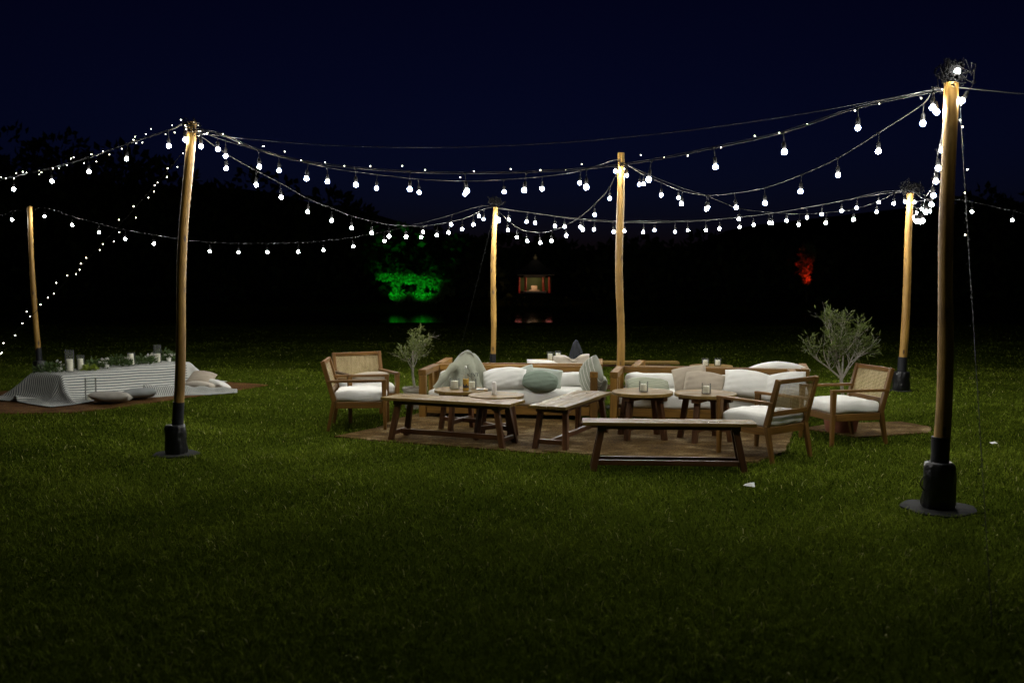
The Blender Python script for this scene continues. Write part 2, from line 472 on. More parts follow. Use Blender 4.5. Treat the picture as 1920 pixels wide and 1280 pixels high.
class MB:
    def __init__(s):
        s.v, s.f = [], []

    def tube(s, pts, rad, n=8, caps=True):
        pts = [Vector(p) for p in pts]
        if not hasattr(rad, '__len__'):
            rad = [rad] * len(pts)
        base = len(s.v)
        up = None
        for i, p in enumerate(pts):
            t = (pts[min(i + 1, len(pts) - 1)] - pts[max(i - 1, 0)])
            if t.length < 1e-9:
                t = Vector((0, 0, 1))
            t.normalize()
            if up is None:
                up = Vector((1, 0, 0)) if abs(t.x) < 0.9 else Vector((0, 1, 0))
            a = (up - t * up.dot(t)).normalized()
            up = a
            bb = t.cross(a)
            for k in range(n):
                an = 2 * PI * k / n
                s.v.append(p + (a * math.cos(an) + bb * math.sin(an)) * rad[i])
        for i in range(len(pts) - 1):
            for k in range(n):
                a0 = base + i * n + k; a1 = base + i * n + (k + 1) % n
                s.f.append((a0, a1, a1 + n, a0 + n))
        if caps:
            s.f.append(tuple(base + k for k in range(n))[::-1])
            s.f.append(tuple(base + (len(pts) - 1) * n + k for k in range(n)))
        return s

    def lathe(s, prof, n=20, c=(0, 0, 0), fn=None):
        base = len(s.v)
        for i, (r, z) in enumerate(prof):
            for k in range(n):
                an = 2 * PI * k / n
                rr = r if fn is None else fn(r, z, an)
                s.v.append(Vector((c[0] + rr * math.cos(an), c[1] + rr * math.sin(an), c[2] + z)))
        for i in range(len(prof) - 1):
            for k in range(n):
                a0 = base + i * n + k; a1 = base + i * n + (k + 1) % n
                s.f.append((a0, a1, a1 + n, a0 + n))
        s.f.append(tuple(base + k for k in range(n))[::-1])
        s.f.append(tuple(base + (len(prof) - 1) * n + k for k in range(n)))
        return s

    def box(s, c, d, rot=None):
        base = len(s.v)
        m = rot or Matrix.Identity(3)
        for x in (-1, 1):
            for y in (-1, 1):
                for z in (-1, 1):
                    s.v.append(Vector(c) + m @ Vector((x * d[0] / 2, y * d[1] / 2, z * d[2] / 2)))
        for q in ((0, 1, 3, 2), (4, 6, 7, 5), (0, 4, 5, 1), (2, 3, 7, 6), (0, 2, 6, 4), (1, 5, 7, 3)):
            s.f.append(tuple(base + k for k in q))
        return s

    def build(s, name, mat, parent=None, smooth=True, loc=(0, 0, 0), rot=(0, 0, 0)):
        me = mesh_from(name, s.v, s.f, smooth)
        if smooth:
            try:
                me.set_sharp_from_angle(angle=R(40))
            except Exception:
                pass
        return link(name, me, mat, parent, loc, rot)


_beam_cache = {}


def beam_mesh(L, w, h, bev, taper=1.0):
    key = (round(L, 3), round(w, 3), round(h, 3), bev, taper)
    if key not in _beam_cache:
        bm = bmesh.new()
        bmesh.ops.create_cube(bm, size=1)
        for v in bm.verts:
            k = taper if v.co.x > 0 else 1.0
            v.co = Vector((v.co.x * L, v.co.y * w * k, v.co.z * h * k))
        if bev:
            bmesh.ops.bevel(bm, geom=bm.edges[:], offset=bev, segments=1, profile=0.5, affect='EDGES')
        me = bpy.data.meshes.new('beam')
        bm.to_mesh(me); bm.free()
        _beam_cache[key] = me
    return _beam_cache[key]


def beam(name, p0, p1, w, h, mat, parent=None, bev=0.004, up=(0, 0, 1), taper=1.0):
    """a length of timber from p0 to p1; its own X axis (and grain) runs along it. w is across, h along `up`."""
    p0, p1 = Vector(p0), Vector(p1)
    d = p1 - p0
    L = d.length
    x = d.normalized()
    u = Vector(up)
    if abs(x.dot(u)) > 0.98:
        u = Vector((0, 1, 0))
    y = u.cross(x).normalized()
    z = x.cross(y)
    me0 = beam_mesh(L, w, h, bev, taper)
    if me0.materials and me0.materials[0] is not mat:
        key = (me0.name, mat.name)
        if key not in _beam_cache:
            c = me0.copy(); c.materials.clear(); c.materials.append(mat)
            _beam_cache[key] = c
        me0 = _beam_cache[key]
    o = link(name, me0, mat, parent)
    mt = Matrix((x, y, z)).transposed().to_4x4()
    mt.translation = (p0 + p1) / 2
    o.matrix_basis = mt
    return o


def rounded_box(name, dims, rad, mat, parent, loc, rot=(0, 0, 0), seg=5, puff=0.012, seed=0, uv=False):
    """soft cushion: a box with round edges, swollen faces and a slightly uneven surface"""
    r_ = random.Random(seed)
    n = (max(6, int(dims[0] / 0.06)), max(6, int(dims[1] / 0.06)), 5)
    ph = [r_.uniform(0, 6.28) for _ in range(8)]
    bm = bmesh.new()
    bmesh.ops.create_cube(bm, size=1)
    bmesh.ops.subdivide_edges(bm, edges=bm.edges[:], cuts=9, use_grid_fill=True)
    hx, hy, hz = (d / 2 for d in dims)
    rad = min(rad, hz * 0.98)
    for v in bm.verts:
        # denser near the edges
        q = Vector([math.copysign(abs(2 * c) ** 0.75, c) for c in v.co])
        p = Vector((q.x * hx, q.y * hy, q.z * hz))
        inner = Vector((max(-hx + rad, min(hx - rad, p.x)), max(-hy + rad, min(hy - rad, p.y)), max(-hz + rad, min(hz - rad, p.z))))
        d = p - inner
        if d.length > 1e-6:
            p = inner + d.normalized() * rad
        sx, sy = p.x / hx, p.y / hy
        k = (1 - sx * sx) * (1 - sy * sy)
        if abs(p.z) > hz * 0.3:
            p.z += math.copysign(puff * k, p.z)
            p.z += 0.006 * math.sin(5 * sx + ph[0]) * math.sin(4 * sy + ph[1]) + 0.004 * math.sin(11 * sx + ph[2] + 3 * sy)
        p.x += 0.006 * math.sin(6 * sy + ph[3]) + 0.004 * math.sin(13 * sy + ph[4])
        p.y += 0.006 * math.sin(7 * sx + ph[5]) + 0.004 * math.sin(17 * sx + ph[6])
        v.co = p
    me = bpy.data.meshes.new(name)
    bm.to_mesh(me); bm.free()
    me.polygons.foreach_set('use_smooth', [True] * len(me.polygons))
    return link(name, me, mat, parent, loc, rot)


def pillow_mesh(w, h, t, seed=0, n=22, slump=0.0, dent=0.0, pinch=0.10):
    """scatter cushion in the XZ plane (x across, z up, y thickness), pointed corners, puckered seams"""
    r_ = random.Random(seed)
    ph = [r_.uniform(0, 6.28) for _ in range(10)]
    V, F, U = [], [], []
    for side in (1, -1):
        base = len(V)
        for j in range(n + 1):
            for i in range(n + 1):
                u = -1 + 2 * i / n; v = -1 + 2 * j / n
                k = max(0.0, (1 - u * u)) ** 0.42 * max(0.0, (1 - v * v)) ** 0.42
                x = u * w / 2 * (1 - 0.10 * (1 - v * v) ** 1.0 * abs(u) ** 3) * (1 - pinch * 0.5 * v * v)
                z = v * h / 2 * (1 - 0.10 * (1 - u * u) ** 1.0 * abs(v) ** 3) * (1 - pinch * 1.6 * u * u)
                edge = max(abs(u), abs(v))
                wr = 0.10 * math.sin(9 * u + ph[0] + 2 * v) * math.sin(7 * v + ph[1]) * edge ** 2 + 0.05 * math.sin(15 * v + ph[2] - 6 * u) * edge
                y = side * t / 2 * k * (1 + wr)
                y -= side * dent * t * math.exp(-((u - 0.1) ** 2 + (v - 0.7) ** 2) / 0.12) * k
                z -= dent * h * 0.25 * math.exp(-(u - 0.1) ** 2 / 0.12) * max(0, v)
                z += slump * (-(u * u)) * h * 0.2 * (0.5 + 0.5 * v)
                y += 0.03 * math.sin(2.5 * u + ph[3]) * w * 0.3
                V.append((x, y, z)); U.append(((u + 1) / 2, (v + 1) / 2))
        for j in range(n):
            for i in range(n):
                a = base + j * (n + 1) + i
                q = (a, a + 1, a + n + 2, a + n + 1)
                F.append(q if side < 0 else q[::-1])
    me = mesh_from('pillow', V, F, True, U)
    bm = bmesh.new(); bm.from_mesh(me)
    bmesh.ops.remove_doubles(bm, verts=bm.verts[:], dist=0.0008)
    bm.to_mesh(me); bm.free()
    return me


def pillow(label, w, h, t, loc, rot, mat, seed, group=None, name='pillow', **kw):
    o = link(name, pillow_mesh(w, h, t, seed, **kw), mat, None, loc, rot)
    return tag(o, label, 'pillow', group)


def copy_tree(o, parent=None):
    c = o.copy()
    COL.objects.link(c)
    if parent is not None:
        c.parent = parent
    for ch in list(o.children):
        copy_tree(ch, c)
    return c


def leaves(points, dirs, length, width, rs, tone_fn=None):
    """many small leaf blades (2 triangles each, folded) rooted at points along dirs"""
    P = np.asarray(points, float); D = np.asarray(dirs, float)
    n = len(P)
    D = D / np.maximum(np.linalg.norm(D, axis=1, keepdims=True), 1e-9)
    rv = rs.normal(size=(n, 3))
    S = np.cross(D, rv); S /= np.maximum(np.linalg.norm(S, axis=1, keepdims=True), 1e-9)
    Ln = (length * rs.uniform(0.65, 1.25, n))[:, None]; Wd = (width * rs.uniform(0.7, 1.2, n))[:, None]
    N = np.cross(S, D)
    A = P; B = P + D * Ln * 0.5 + S * Wd * 0.5 + N * Ln * 0.05; Cc = P + D * Ln - N * Ln * 0.1; E = P + D * Ln * 0.5 - S * Wd * 0.5 + N * Ln * 0.05
    V = np.stack([A, B, Cc, E], 1).reshape(-1, 3)
    i = np.arange(n)[:, None] * 4
    T = np.concatenate([i + [0, 1, 2], i + [0, 2, 3]], 0)
    tone = rs.uniform(0, 1, n) if tone_fn is None else tone_fn(P)
    return V, T, np.repeat(tone, 4)


# ------------------------------------------------------------------ setting: lawn, lake, far bank, wood
def in_poly(X, Y, poly):
    inside = np.zeros(len(X), bool)
    n = len(poly)
    for i in range(n):
        x0, y0 = poly[i]; x1, y1 = poly[(i + 1) % n]
        c = ((y0 > Y) != (y1 > Y))
        t = np.where(c, (x1 - x0) * (Y - y0) / np.where(abs(y1 - y0) < 1e-9, 1e-9, y1 - y0) + x0, 0)
        inside ^= c & (X < t)
    return inside


def build_setting():
    # lawn: flat to the lake edge, then a short bank under the water
    V, F = [], []
    ys = [-25, -5, 0, 4, 8, 12, 16, 20, 26, 32, 35.6, 36.3, 36.8, 38]
    xs = [-120, -60, -30, -15, -8, -4, 0, 4, 8, 15, 30, 60, 120]
    for j, y in enumerate(ys):
        for i, x in enumerate(xs):
            z = 0.0 if y <= 35.6 else {36.3: -0.06, 36.8: -0.3, 38: -0.9}[y]
            yy = y + (0.25 * math.sin(x * 0.8) + 0.15 * math.sin(x * 2.1) if y > 35 else 0)
            V.append((x, yy, z))
    nx = len(xs)
    for j in range(len(ys) - 1):
        for i in range(nx - 1):
            a = j * nx + i
            F.append((a, a + 1, a + nx + 1, a + nx))
    structure('lawn', mesh_from('lawn', V, F, True), M['lawn'])
    structure('lake_water', mesh_from('water', [(-130, 36.2, -0.3), (130, 36.2, -0.3), (130, 60, -0.3), (-130, 60, -0.3)], [(0, 1, 2, 3)]), M['water'])
    # far bank rising to a wooded hill
    xs = np.linspace(-130, 130, 66); ys = [55.6, 56.6, 58, 61, 65, 70, 78, 90, 110, 140]
    V = []
    for y in ys:
        for x in xs:
            h = hill(x)
            k = min(1, max(0, (y - 66) / 45))
            z = -0.75 if y < 56 else (-0.2 if y < 57 else 0.0)
            if y > 58:
                z = 0.02 * (y - 58) + h * 0.85 * k * k * (3 - 2 * k)
            V.append((x, y + 0.3 * math.sin(x * 0.7) + 0.2 * math.sin(x * 1.9), z + 0.06 * math.sin(x * 1.3 + y)))
    nx = len(xs)
    F = [(j * nx + i, j * nx + i + 1, (j + 1) * nx + i + 1, (j + 1) * nx + i) for j in range(len(ys) - 1) for i in range(nx - 1)]
    structure('far_bank', mesh_from('far_bank', V, F, True), M['lawn'])


def hill(x):
    """height of the wood's skyline over the far bank"""
    pts = [(-130, 14), (-60, 13.5), (-31, 11.8), (-27, 11.8), (-24, 10.2), (-18, 9.6), (-12, 7.4), (-8, 6.2), (-5, 4.9), (-2, 4.3), (5, 4.0), (15, 4.0), (22, 4.2), (26, 5.2), (31, 7.8), (45, 9.5), (130, 12)]
    for (x0, h0), (x1, h1) in zip(pts, pts[1:]):
        if x0 <= x <= x1:
            return h0 + (h1 - h0) * (x - x0) / (x1 - x0)
    return 10


def build_wood():
    rs = np.random.default_rng(21)
    VV, TT, NN = [], [], []
    off = 0
    tr = MB()
    x = -62.0
    trees = []
    while x < 62:
        for row in range(2):
            h = hill(x) * rs.uniform(0.84, 1.0) * (1.0 if row else 0.8)
            y = 62 + row * 6 + rs.uniform(-1.5, 1.5)
            if -0.5 < x < 4.6 and row == 0:      # leave the pavilion's clearing open
                continue
            trees.append((x + rs.uniform(-0.6, 0.6), y, h))
        x += 1.9
    for (tx, ty, h) in trees:
        n = int(260 + 32 * h)
        # a crown of several overlapping lumps
        k = rs.integers(4, 7)
        cen = np.stack([rs.normal(0, 0.75, k), rs.normal(0, 0.7, k), rs.uniform(0.32, 0.86, k) * h], 1)
        rad = rs.uniform(0.10, 0.2, k) * h + 0.5
        which = rs.integers(0, k, n)
        d = rs.normal(size=(n, 3)); d /= np.linalg.norm(d, axis=1, keepdims=True)
        p = cen[which] + d * (rad[which] * rs.uniform(0.55, 1.05, n) ** 0.5)[:, None] * np.array([1, 1, 0.8])
        p[:, 2] = np.clip(p[:, 2], 0.3, h + 0.2)
        low = rs.uniform(size=n) < 0.22
        p[low, 2] = rs.uniform(0.0, 0.35 * h, low.sum()); p[low, 0] = rs.normal(0, 1.1, low.sum())
        p += np.array([tx, ty, 0.1])
        V, T, tn = leaves(p, d + rs.normal(0, 0.5, (n, 3)), 0.62, 0.42, rs)
        VV.append(V); TT.append(T + off); NN.append(tn); off += len(V)
    V = np.concatenate(VV); T = np.concatenate(TT); tn = np.concatenate(NN)
    o = link('far_wood', tri_mesh('far_wood', V, T, tn), M['forest'])
    o['kind'] = 'stuff'
    tag(o, 'dark mass of trees on the far side of the lake against the night sky', 'wood')


build_setting()
build_wood()

# ------------------------------------------------------------------ rugs
PLATES = [(3.10, 7.14, 0.255), (-3.185, 9.346, 0.205)]
RUGS = [
    ([(-1.86, 10.36), (-1.2, 10.02), (-0.53, 9.74), (0.264, 9.36), (0.52, 9.55), (0.99, 11.40), (-1.10, 12.2), (-1.35, 11.6), (-1.50, 10.95)], 'jute', 'brown jute rug under the left sofa and the round tables, frayed front edge'),
    ([(0.285, 9.43), (0.498, 9.39), (1.178, 9.08), (1.796, 8.97), (2.211, 8.92), (2.617, 9.45), (3.10, 10.82), (1.02, 11.40)], 'jute', 'worn brown jute rug under the right sofa and behind the front bench'),
    ([(3.60, 10.30), (4.50, 10.61), (4.66, 11.0), (4.49, 11.4), (3.64, 11.25), (3.2, 10.9)], 'jute', 'brown jute rug lying on the grass behind the armchair by the large pole'),
    ([(-7.6, 11.9), (-6.2, 12.08), (-5.44, 12.15), (-5.09, 12.55), (-4.607, 13.5), (-4.2, 14.2), (-3.75, 15.25), (-4.7, 15.75), (-5.2, 16.0), (-7.4, 14.4)], 'jute2', 'reddish brown rug spread under the low picnic table'),
]


def build_rugs():
    for (poly, mk, lab) in RUGS:
        # subdivide the outline and make it slightly ragged
        P = []
        for i in range(len(poly)):
            a, b = Vector(poly[i]), Vector(poly[(i + 1) % len(poly)])
            L = (b - a).length
            k = max(1, int(L / 0.07))
            nrm = Vector((-(b - a).y, (b - a).x)).normalized()
            for j in range(k):
                P.append(a.lerp(b, j / k) + nrm * random.uniform(-0.012, 0.012))
        cx = sum(p.x for p in P) / len(P); cy = sum(p.y for p in P) / len(P)
        base = {'brown jute rug under': 0.004}.get(lab[:20], 0.004)
        bm = bmesh.new()
        z0 = 0.006 + 0.006 * (RUGS.index((poly, mk, lab)) == 1)
        vs = [bm.verts.new((p.x - cx, p.y - cy, z0 + 0.008)) for p in P]
        f = bm.faces.new(vs)
        bmesh.ops.triangulate(bm, faces=[f])
        edges = [e for e in bm.edges if e.is_boundary]
        ret = bmesh.ops.extrude_edge_only(bm, edges=edges)
        for v in ret['geom']:
            if isinstance(v, bmesh.types.BMVert):
                v.co.z = 0.0
        bmesh.ops.recalc_face_normals(bm, faces=bm.faces[:])
        me = bpy.data.meshes.new('rug'); bm.to_mesh(me); bm.free()
        o = link('rug', me, M[mk], None, (cx, cy, 0))
        tag(o, lab, 'rug')


build_rugs()


# ------------------------------------------------------------------ grass
def build_grass():
    rs = np.random.default_rng(3)
    zones = [(3.2, 6.5, 2.2, 3900, 0.040, 0.0044, 3), (6.5, 9.5, 2.2, 3200, 0.038, 0.005, 3), (9.5, 13.0, 2.2, 1900, 0.036, 0.0062, 2),
             (13.0, 18.0, 2.5, 800, 0.036, 0.009, 1), (18.0, 25.0, 3.0, 170, 0.030, 0.014, 1), (25.0, 33.0, 4.0, 40, 0.028, 0.02, 1)]
    VV, TT, NN = [], [], []
    off = 0
    for (y0, y1, marg, dens, hgt, wid, segs) in zones:
        xm = y1 * 0.53 + marg
        n = int((y1 - y0) * 2 * xm * dens)
        X = rs.uniform(-xm, xm, n); Y = rs.uniform(y0, y1, n)
        keep = abs(X) < Y * 0.53 + marg
        for poly, _, _ in RUGS:
            jx = rs.normal(0, 0.012, n); jy = rs.normal(0, 0.012, n)
            keep &= ~in_poly(X + jx, Y + jy, poly)
        for (qx, qy, qr) in PLATES:
            keep &= (X - qx) ** 2 + (Y - qy) ** 2 > qr * qr
        X, Y = X[keep], Y[keep]
        # patchiness: growth and tone vary over decimetres
        g = (np.sin(X * 3.1 + 1.3 * np.sin(Y * 2.3)) + np.sin(Y * 4.1 + 1.7 * np.sin(X * 1.7)) + np.sin(X * 9 + Y * 7) * 0.6 + np.sin(X * 17 - Y * 13) * 0.5) / 3.1
        keep = rs.uniform(size=len(X)) < 0.80 + 0.2 * g
        X, Y, g = X[keep], Y[keep], g[keep]
        n = len(X)
        a = rs.uniform(0, 2 * PI, n); h = hgt * rs.uniform(0.5, 1.25, n) * (1 + 0.22 * g)
        lean = rs.uniform(0.4, 1.8, n) * h
        w = wid * rs.uniform(0.7, 1.3, n)
        dx, dy = np.cos(a), np.sin(a)
        a2 = a + rs.normal(PI / 2, 0.5, n)
        sx, sy = np.cos(a2) * w / 2, np.sin(a2) * w / 2
        big = np.sin(X * 0.9 + 1.1 * np.sin(Y * 0.7)) * np.sin(Y * 1.15 + 0.6 + np.sin(X * 0.5))
        tn = np.clip(0.42 + 0.30 * g + 0.10 * big + rs.normal(0, 0.22, n), 0, 0.9)
        dry = rs.uniform(size=n) < 0.018  # straw pale blades, painted in for clover and bright glints of dew
        tn[dry] = 1.0
        z = np.zeros(n)
        if segs >= 2:
            mx, my, mz = X + dx * lean * 0.35, Y + dy * lean * 0.35, h * 0.62
            tx, ty, tz = X + dx * lean, Y + dy * lean, h * np.maximum(0.45, 1 - 0.2 * (lean / h) ** 2)
            V = np.stack([np.stack([X - sx, Y - sy, z], 1), np.stack([X + sx, Y + sy, z], 1),
                          np.stack([mx + sx * .8, my + sy * .8, mz], 1), np.stack([mx - sx * .8, my - sy * .8, mz], 1), np.stack([tx, ty, tz], 1)], 1).reshape(-1, 3)
            i = np.arange(n)[:, None] * 5
            T = np.concatenate([i + [0, 1, 2], i + [0, 2, 3], i + [3, 2, 4]], 0)
            k = 5
        else:
            tx, ty, tz = X + dx * lean, Y + dy * lean, h * 0.85
            V = np.stack([np.stack([X - sx, Y - sy, z], 1), np.stack([X + sx, Y + sy, z], 1), np.stack([tx, ty, tz], 1)], 1).reshape(-1, 3)
            i = np.arange(n)[:, None] * 3
            T = i + np.array([[0, 1, 2]])
            k = 3
        VV.append(V); TT.append(T + off); NN.append(np.repeat(tn, k)); off += len(V)
    V = np.concatenate(VV); T = np.concatenate(TT); tn = np.concatenate(NN)
    o = link('grass', tri_mesh('grass', V, T, tn), M['grass'])
    o['kind'] = 'stuff'
    tag(o, 'short mown green grass of the lawn', 'grass')


build_grass()


# ------------------------------------------------------------------ poles
def light_pole(label, base, top, rad, bends, sleeve_top=0.5, bag=(0.105, 0.30), plate_r=0.23, plate_label=None, seed=1, handle=False):
    rs = random.Random(seed)
    t = thing('light_pole', label, 'pole', (base[0], base[1], 0), 0, 'wooden poles carrying the string lights')
    b = Vector((0, 0, 0)); tp = Vector((top[0] - base[0], top[1] - base[1], top[2]))
    n = 26
    pts, rads = [], []
    for i in range(n + 1):
        k = i / n
        z0 = sleeve_top * 0.6
        p = b.lerp(tp, (z0 + (tp.z - z0) * k) / tp.z)
        off = sum(a * math.sin(PI * f * k + ph) for a, f, ph in bends) - sum(a * math.sin(ph) for a, f, ph in bends) * (1 - k) - sum(a * math.sin(PI * f + ph) for a, f, ph in bends) * k
        p.x += off
        p.y += 0.5 * off
        pts.append(p)
        rads.append(rad * (1.10 - 0.18 * k) * (1 + 0.03 * math.sin(7 * k + seed) + 0.02 * math.sin(19 * k + seed * 2)))
    # the shaft, built with its long axis along X so that the grain follows it
    mb = MB(); mb.tube([(p.z, p.y, -p.x) for p in pts], rads, 14)
    for i, v in enumerate(mb.v):
        k = 1 + 0.025 * math.sin(v.x * 23 + v.y * 90) * math.sin(v.z * 80)
        v.y *= k
    mb.build('shaft', M['polewood'], t, rot=(0, -PI / 2, 0))
    # black sleeve and ballast bag
    at = lambda z: b.lerp(tp, z / tp.z)
    x0 = at(0.2)
    sl = MB(); sl.tube([at(bag[1] * 0.6), at(bag[1]), at((bag[1] + sleeve_top) / 2), at(sleeve_top)], [rad * 1.22, rad * 1.22, rad * 1.19, rad * 1.2], 16)
    sl.build('sleeve', M['sleeve'], t)
    ph = [rs.uniform(0, 6.28) for _ in range(6)]
    fn = lambda r, z, an: r * (1 + 0.05 * math.sin(5 * an + ph[0] + 14 * z) + 0.045 * math.sin(11 * an + ph[1] - 25 * z) + 0.03 * math.sin(3 * an + ph[2] + 40 * z))
    prof = [(bag[0] * 1.02, 0.0), (bag[0] * 1.08, 0.03), (bag[0] * 1.03, bag[1] * 0.35), (bag[0] * 1.0, bag[1] * 0.7), (bag[0] * 0.98, bag[1] * 0.93), (bag[0] * 0.9, bag[1]), (bag[0] * 0.72, bag[1] * 1.03), (rad * 1.1, bag[1] * 1.01)]
    MB().lathe(prof, 40, (0, 0, 0.012), fn).build('ballast_bag', M['vinyl'], t)
    if handle:
        hp = [(-bag[0] * 1.0 - 0.036 * math.sin(PI * k / 8), -0.02, bag[1] * (0.42 + 0.36 * k / 8)) for k in range(9)]
        MB().tube(hp, 0.0055, 6).build('strap', M['vinyl'], t)
    pf = lambda r, z, an: r * (1 + 0.05 * math.sin(3 * an + seed) + 0.03 * math.sin(7 * an))
    MB().lathe([(plate_r, 0.003), (plate_r, 0.013), (plate_r * 0.97, 0.017)], 40, (0, 0, 0), pf).build('base_plate', M['plate'], t)
    return t


POLES = [
    ('thick bent wooden pole standing in the black bag nearest the camera', (3.10, 7.14), (3.12, 7.18, 3.06), 0.052, [(0.03, 1.0, 0), (0.02, 2.3, 0.4)], 0.53, (0.108, 0.33), 0.26, True),
    ('leaning wooden pole standing on the open lawn in front of the picnic table', (-3.185, 9.346), (-2.98, 9.4, 3.12), 0.044, [(-0.012, 1.0, 0), (0.012, 2.4, 0.3)], 0.5, (0.095, 0.27), 0.21, False),
    ('straight wooden pole rising in the gap between the two sofas', (1.37, 12.66), (1.38, 12.74, 3.24), 0.047, [(0.012, 2.0, 0.2), (0.012, 3.1, 0)], 0.45, (0.1, 0.27), 0.2, False),
    ('slim wooden pole behind the left sofa with cables bunched on its top', (-0.30, 15.14), (-0.25, 15.15, 2.72), 0.039, [(0.012, 2.0, 0.5)], 0.5, (0.1, 0.27), 0.2, False),
    ('wooden pole in a black bag behind the cane armchair, cables bunched on its top', (5.70, 14.51), (5.78, 14.55, 2.88), 0.053, [(0.02, 1.6, 0.2)], 0.5, (0.115, 0.27), 0.0, False),
    ('slim wooden pole standing behind the low picnic table', (-7.81, 16.40), (-7.89, 16.4, 2.81), 0.042, [(-0.02, 1.0, 0)], 0.5, (0.1, 0.27), 0.2, False),
]
for i, (lab, b, tpp, rad, bends, st, bag, pr, hd) in enumerate(POLES):
    light_pole(lab, b, tpp, rad, bends, st, bag, pr if pr else 0.15, None, i + 1, hd)


def cable_tangle(label, loc, sx, sz, n, seed):
    rs = random.Random(seed)
    mb = MB()
    for k in range(n):
        c = Vector((rs.gauss(0, sx * 0.3), rs.gauss(0, 0.05), rs.uniform(-0.2, 0.7) * sz))
        r1, r2 = rs.uniform(0.35, 0.9) * sx, rs.uniform(0.2, 0.5) * sz
        e = Euler((rs.uniform(-0.7, 0.7), rs.uniform(-0.5, 0.5), rs.uniform(0, PI)))
        pts = []
        for j in range(17):
            a = 2 * PI * j / 16 * rs.uniform(0.98, 1.02)
            p = Vector((math.cos(a) * r1, math.sin(a) * r1 * 0.6, math.sin(a * rs.choice((1, 1, 2)) + k) * r2))
            p.rotate(e)
            pts.append(c + p + Vector((rs.gauss(0, 0.006), rs.gauss(0, 0.006), rs.gauss(0, 0.006))))
        mb.tube(pts, 0.0034, 5)
    o = mb.build('cable_tangle', M['tangle'], None, loc=loc)
    return tag(o, label, 'cable', 'cables bunched on the pole tops')


cable_tangle('large tangle of black cable on top of the thick bent pole', (3.13, 7.17, 3.10), 0.095, 0.12, 30, 1)
cable_tangle('loops of fairy light cable wound round the leaning pole top', (-2.985, 9.4, 3.05), 0.075, 0.1, 12, 2)
cable_tangle('ball of grey cable on top of the slim pole behind the left sofa', (-0.25, 15.12, 2.77), 0.11, 0.10, 26, 3)
cable_tangle('ball of cable on top of the pole behind the cane armchair', (5.76, 14.52, 2.92), 0.15, 0.11, 34, 4)
cable_tangle('few turns of cable round the straight pole between the sofas', (1.38, 12.72, 3.08), 0.07, 0.05, 7, 5)

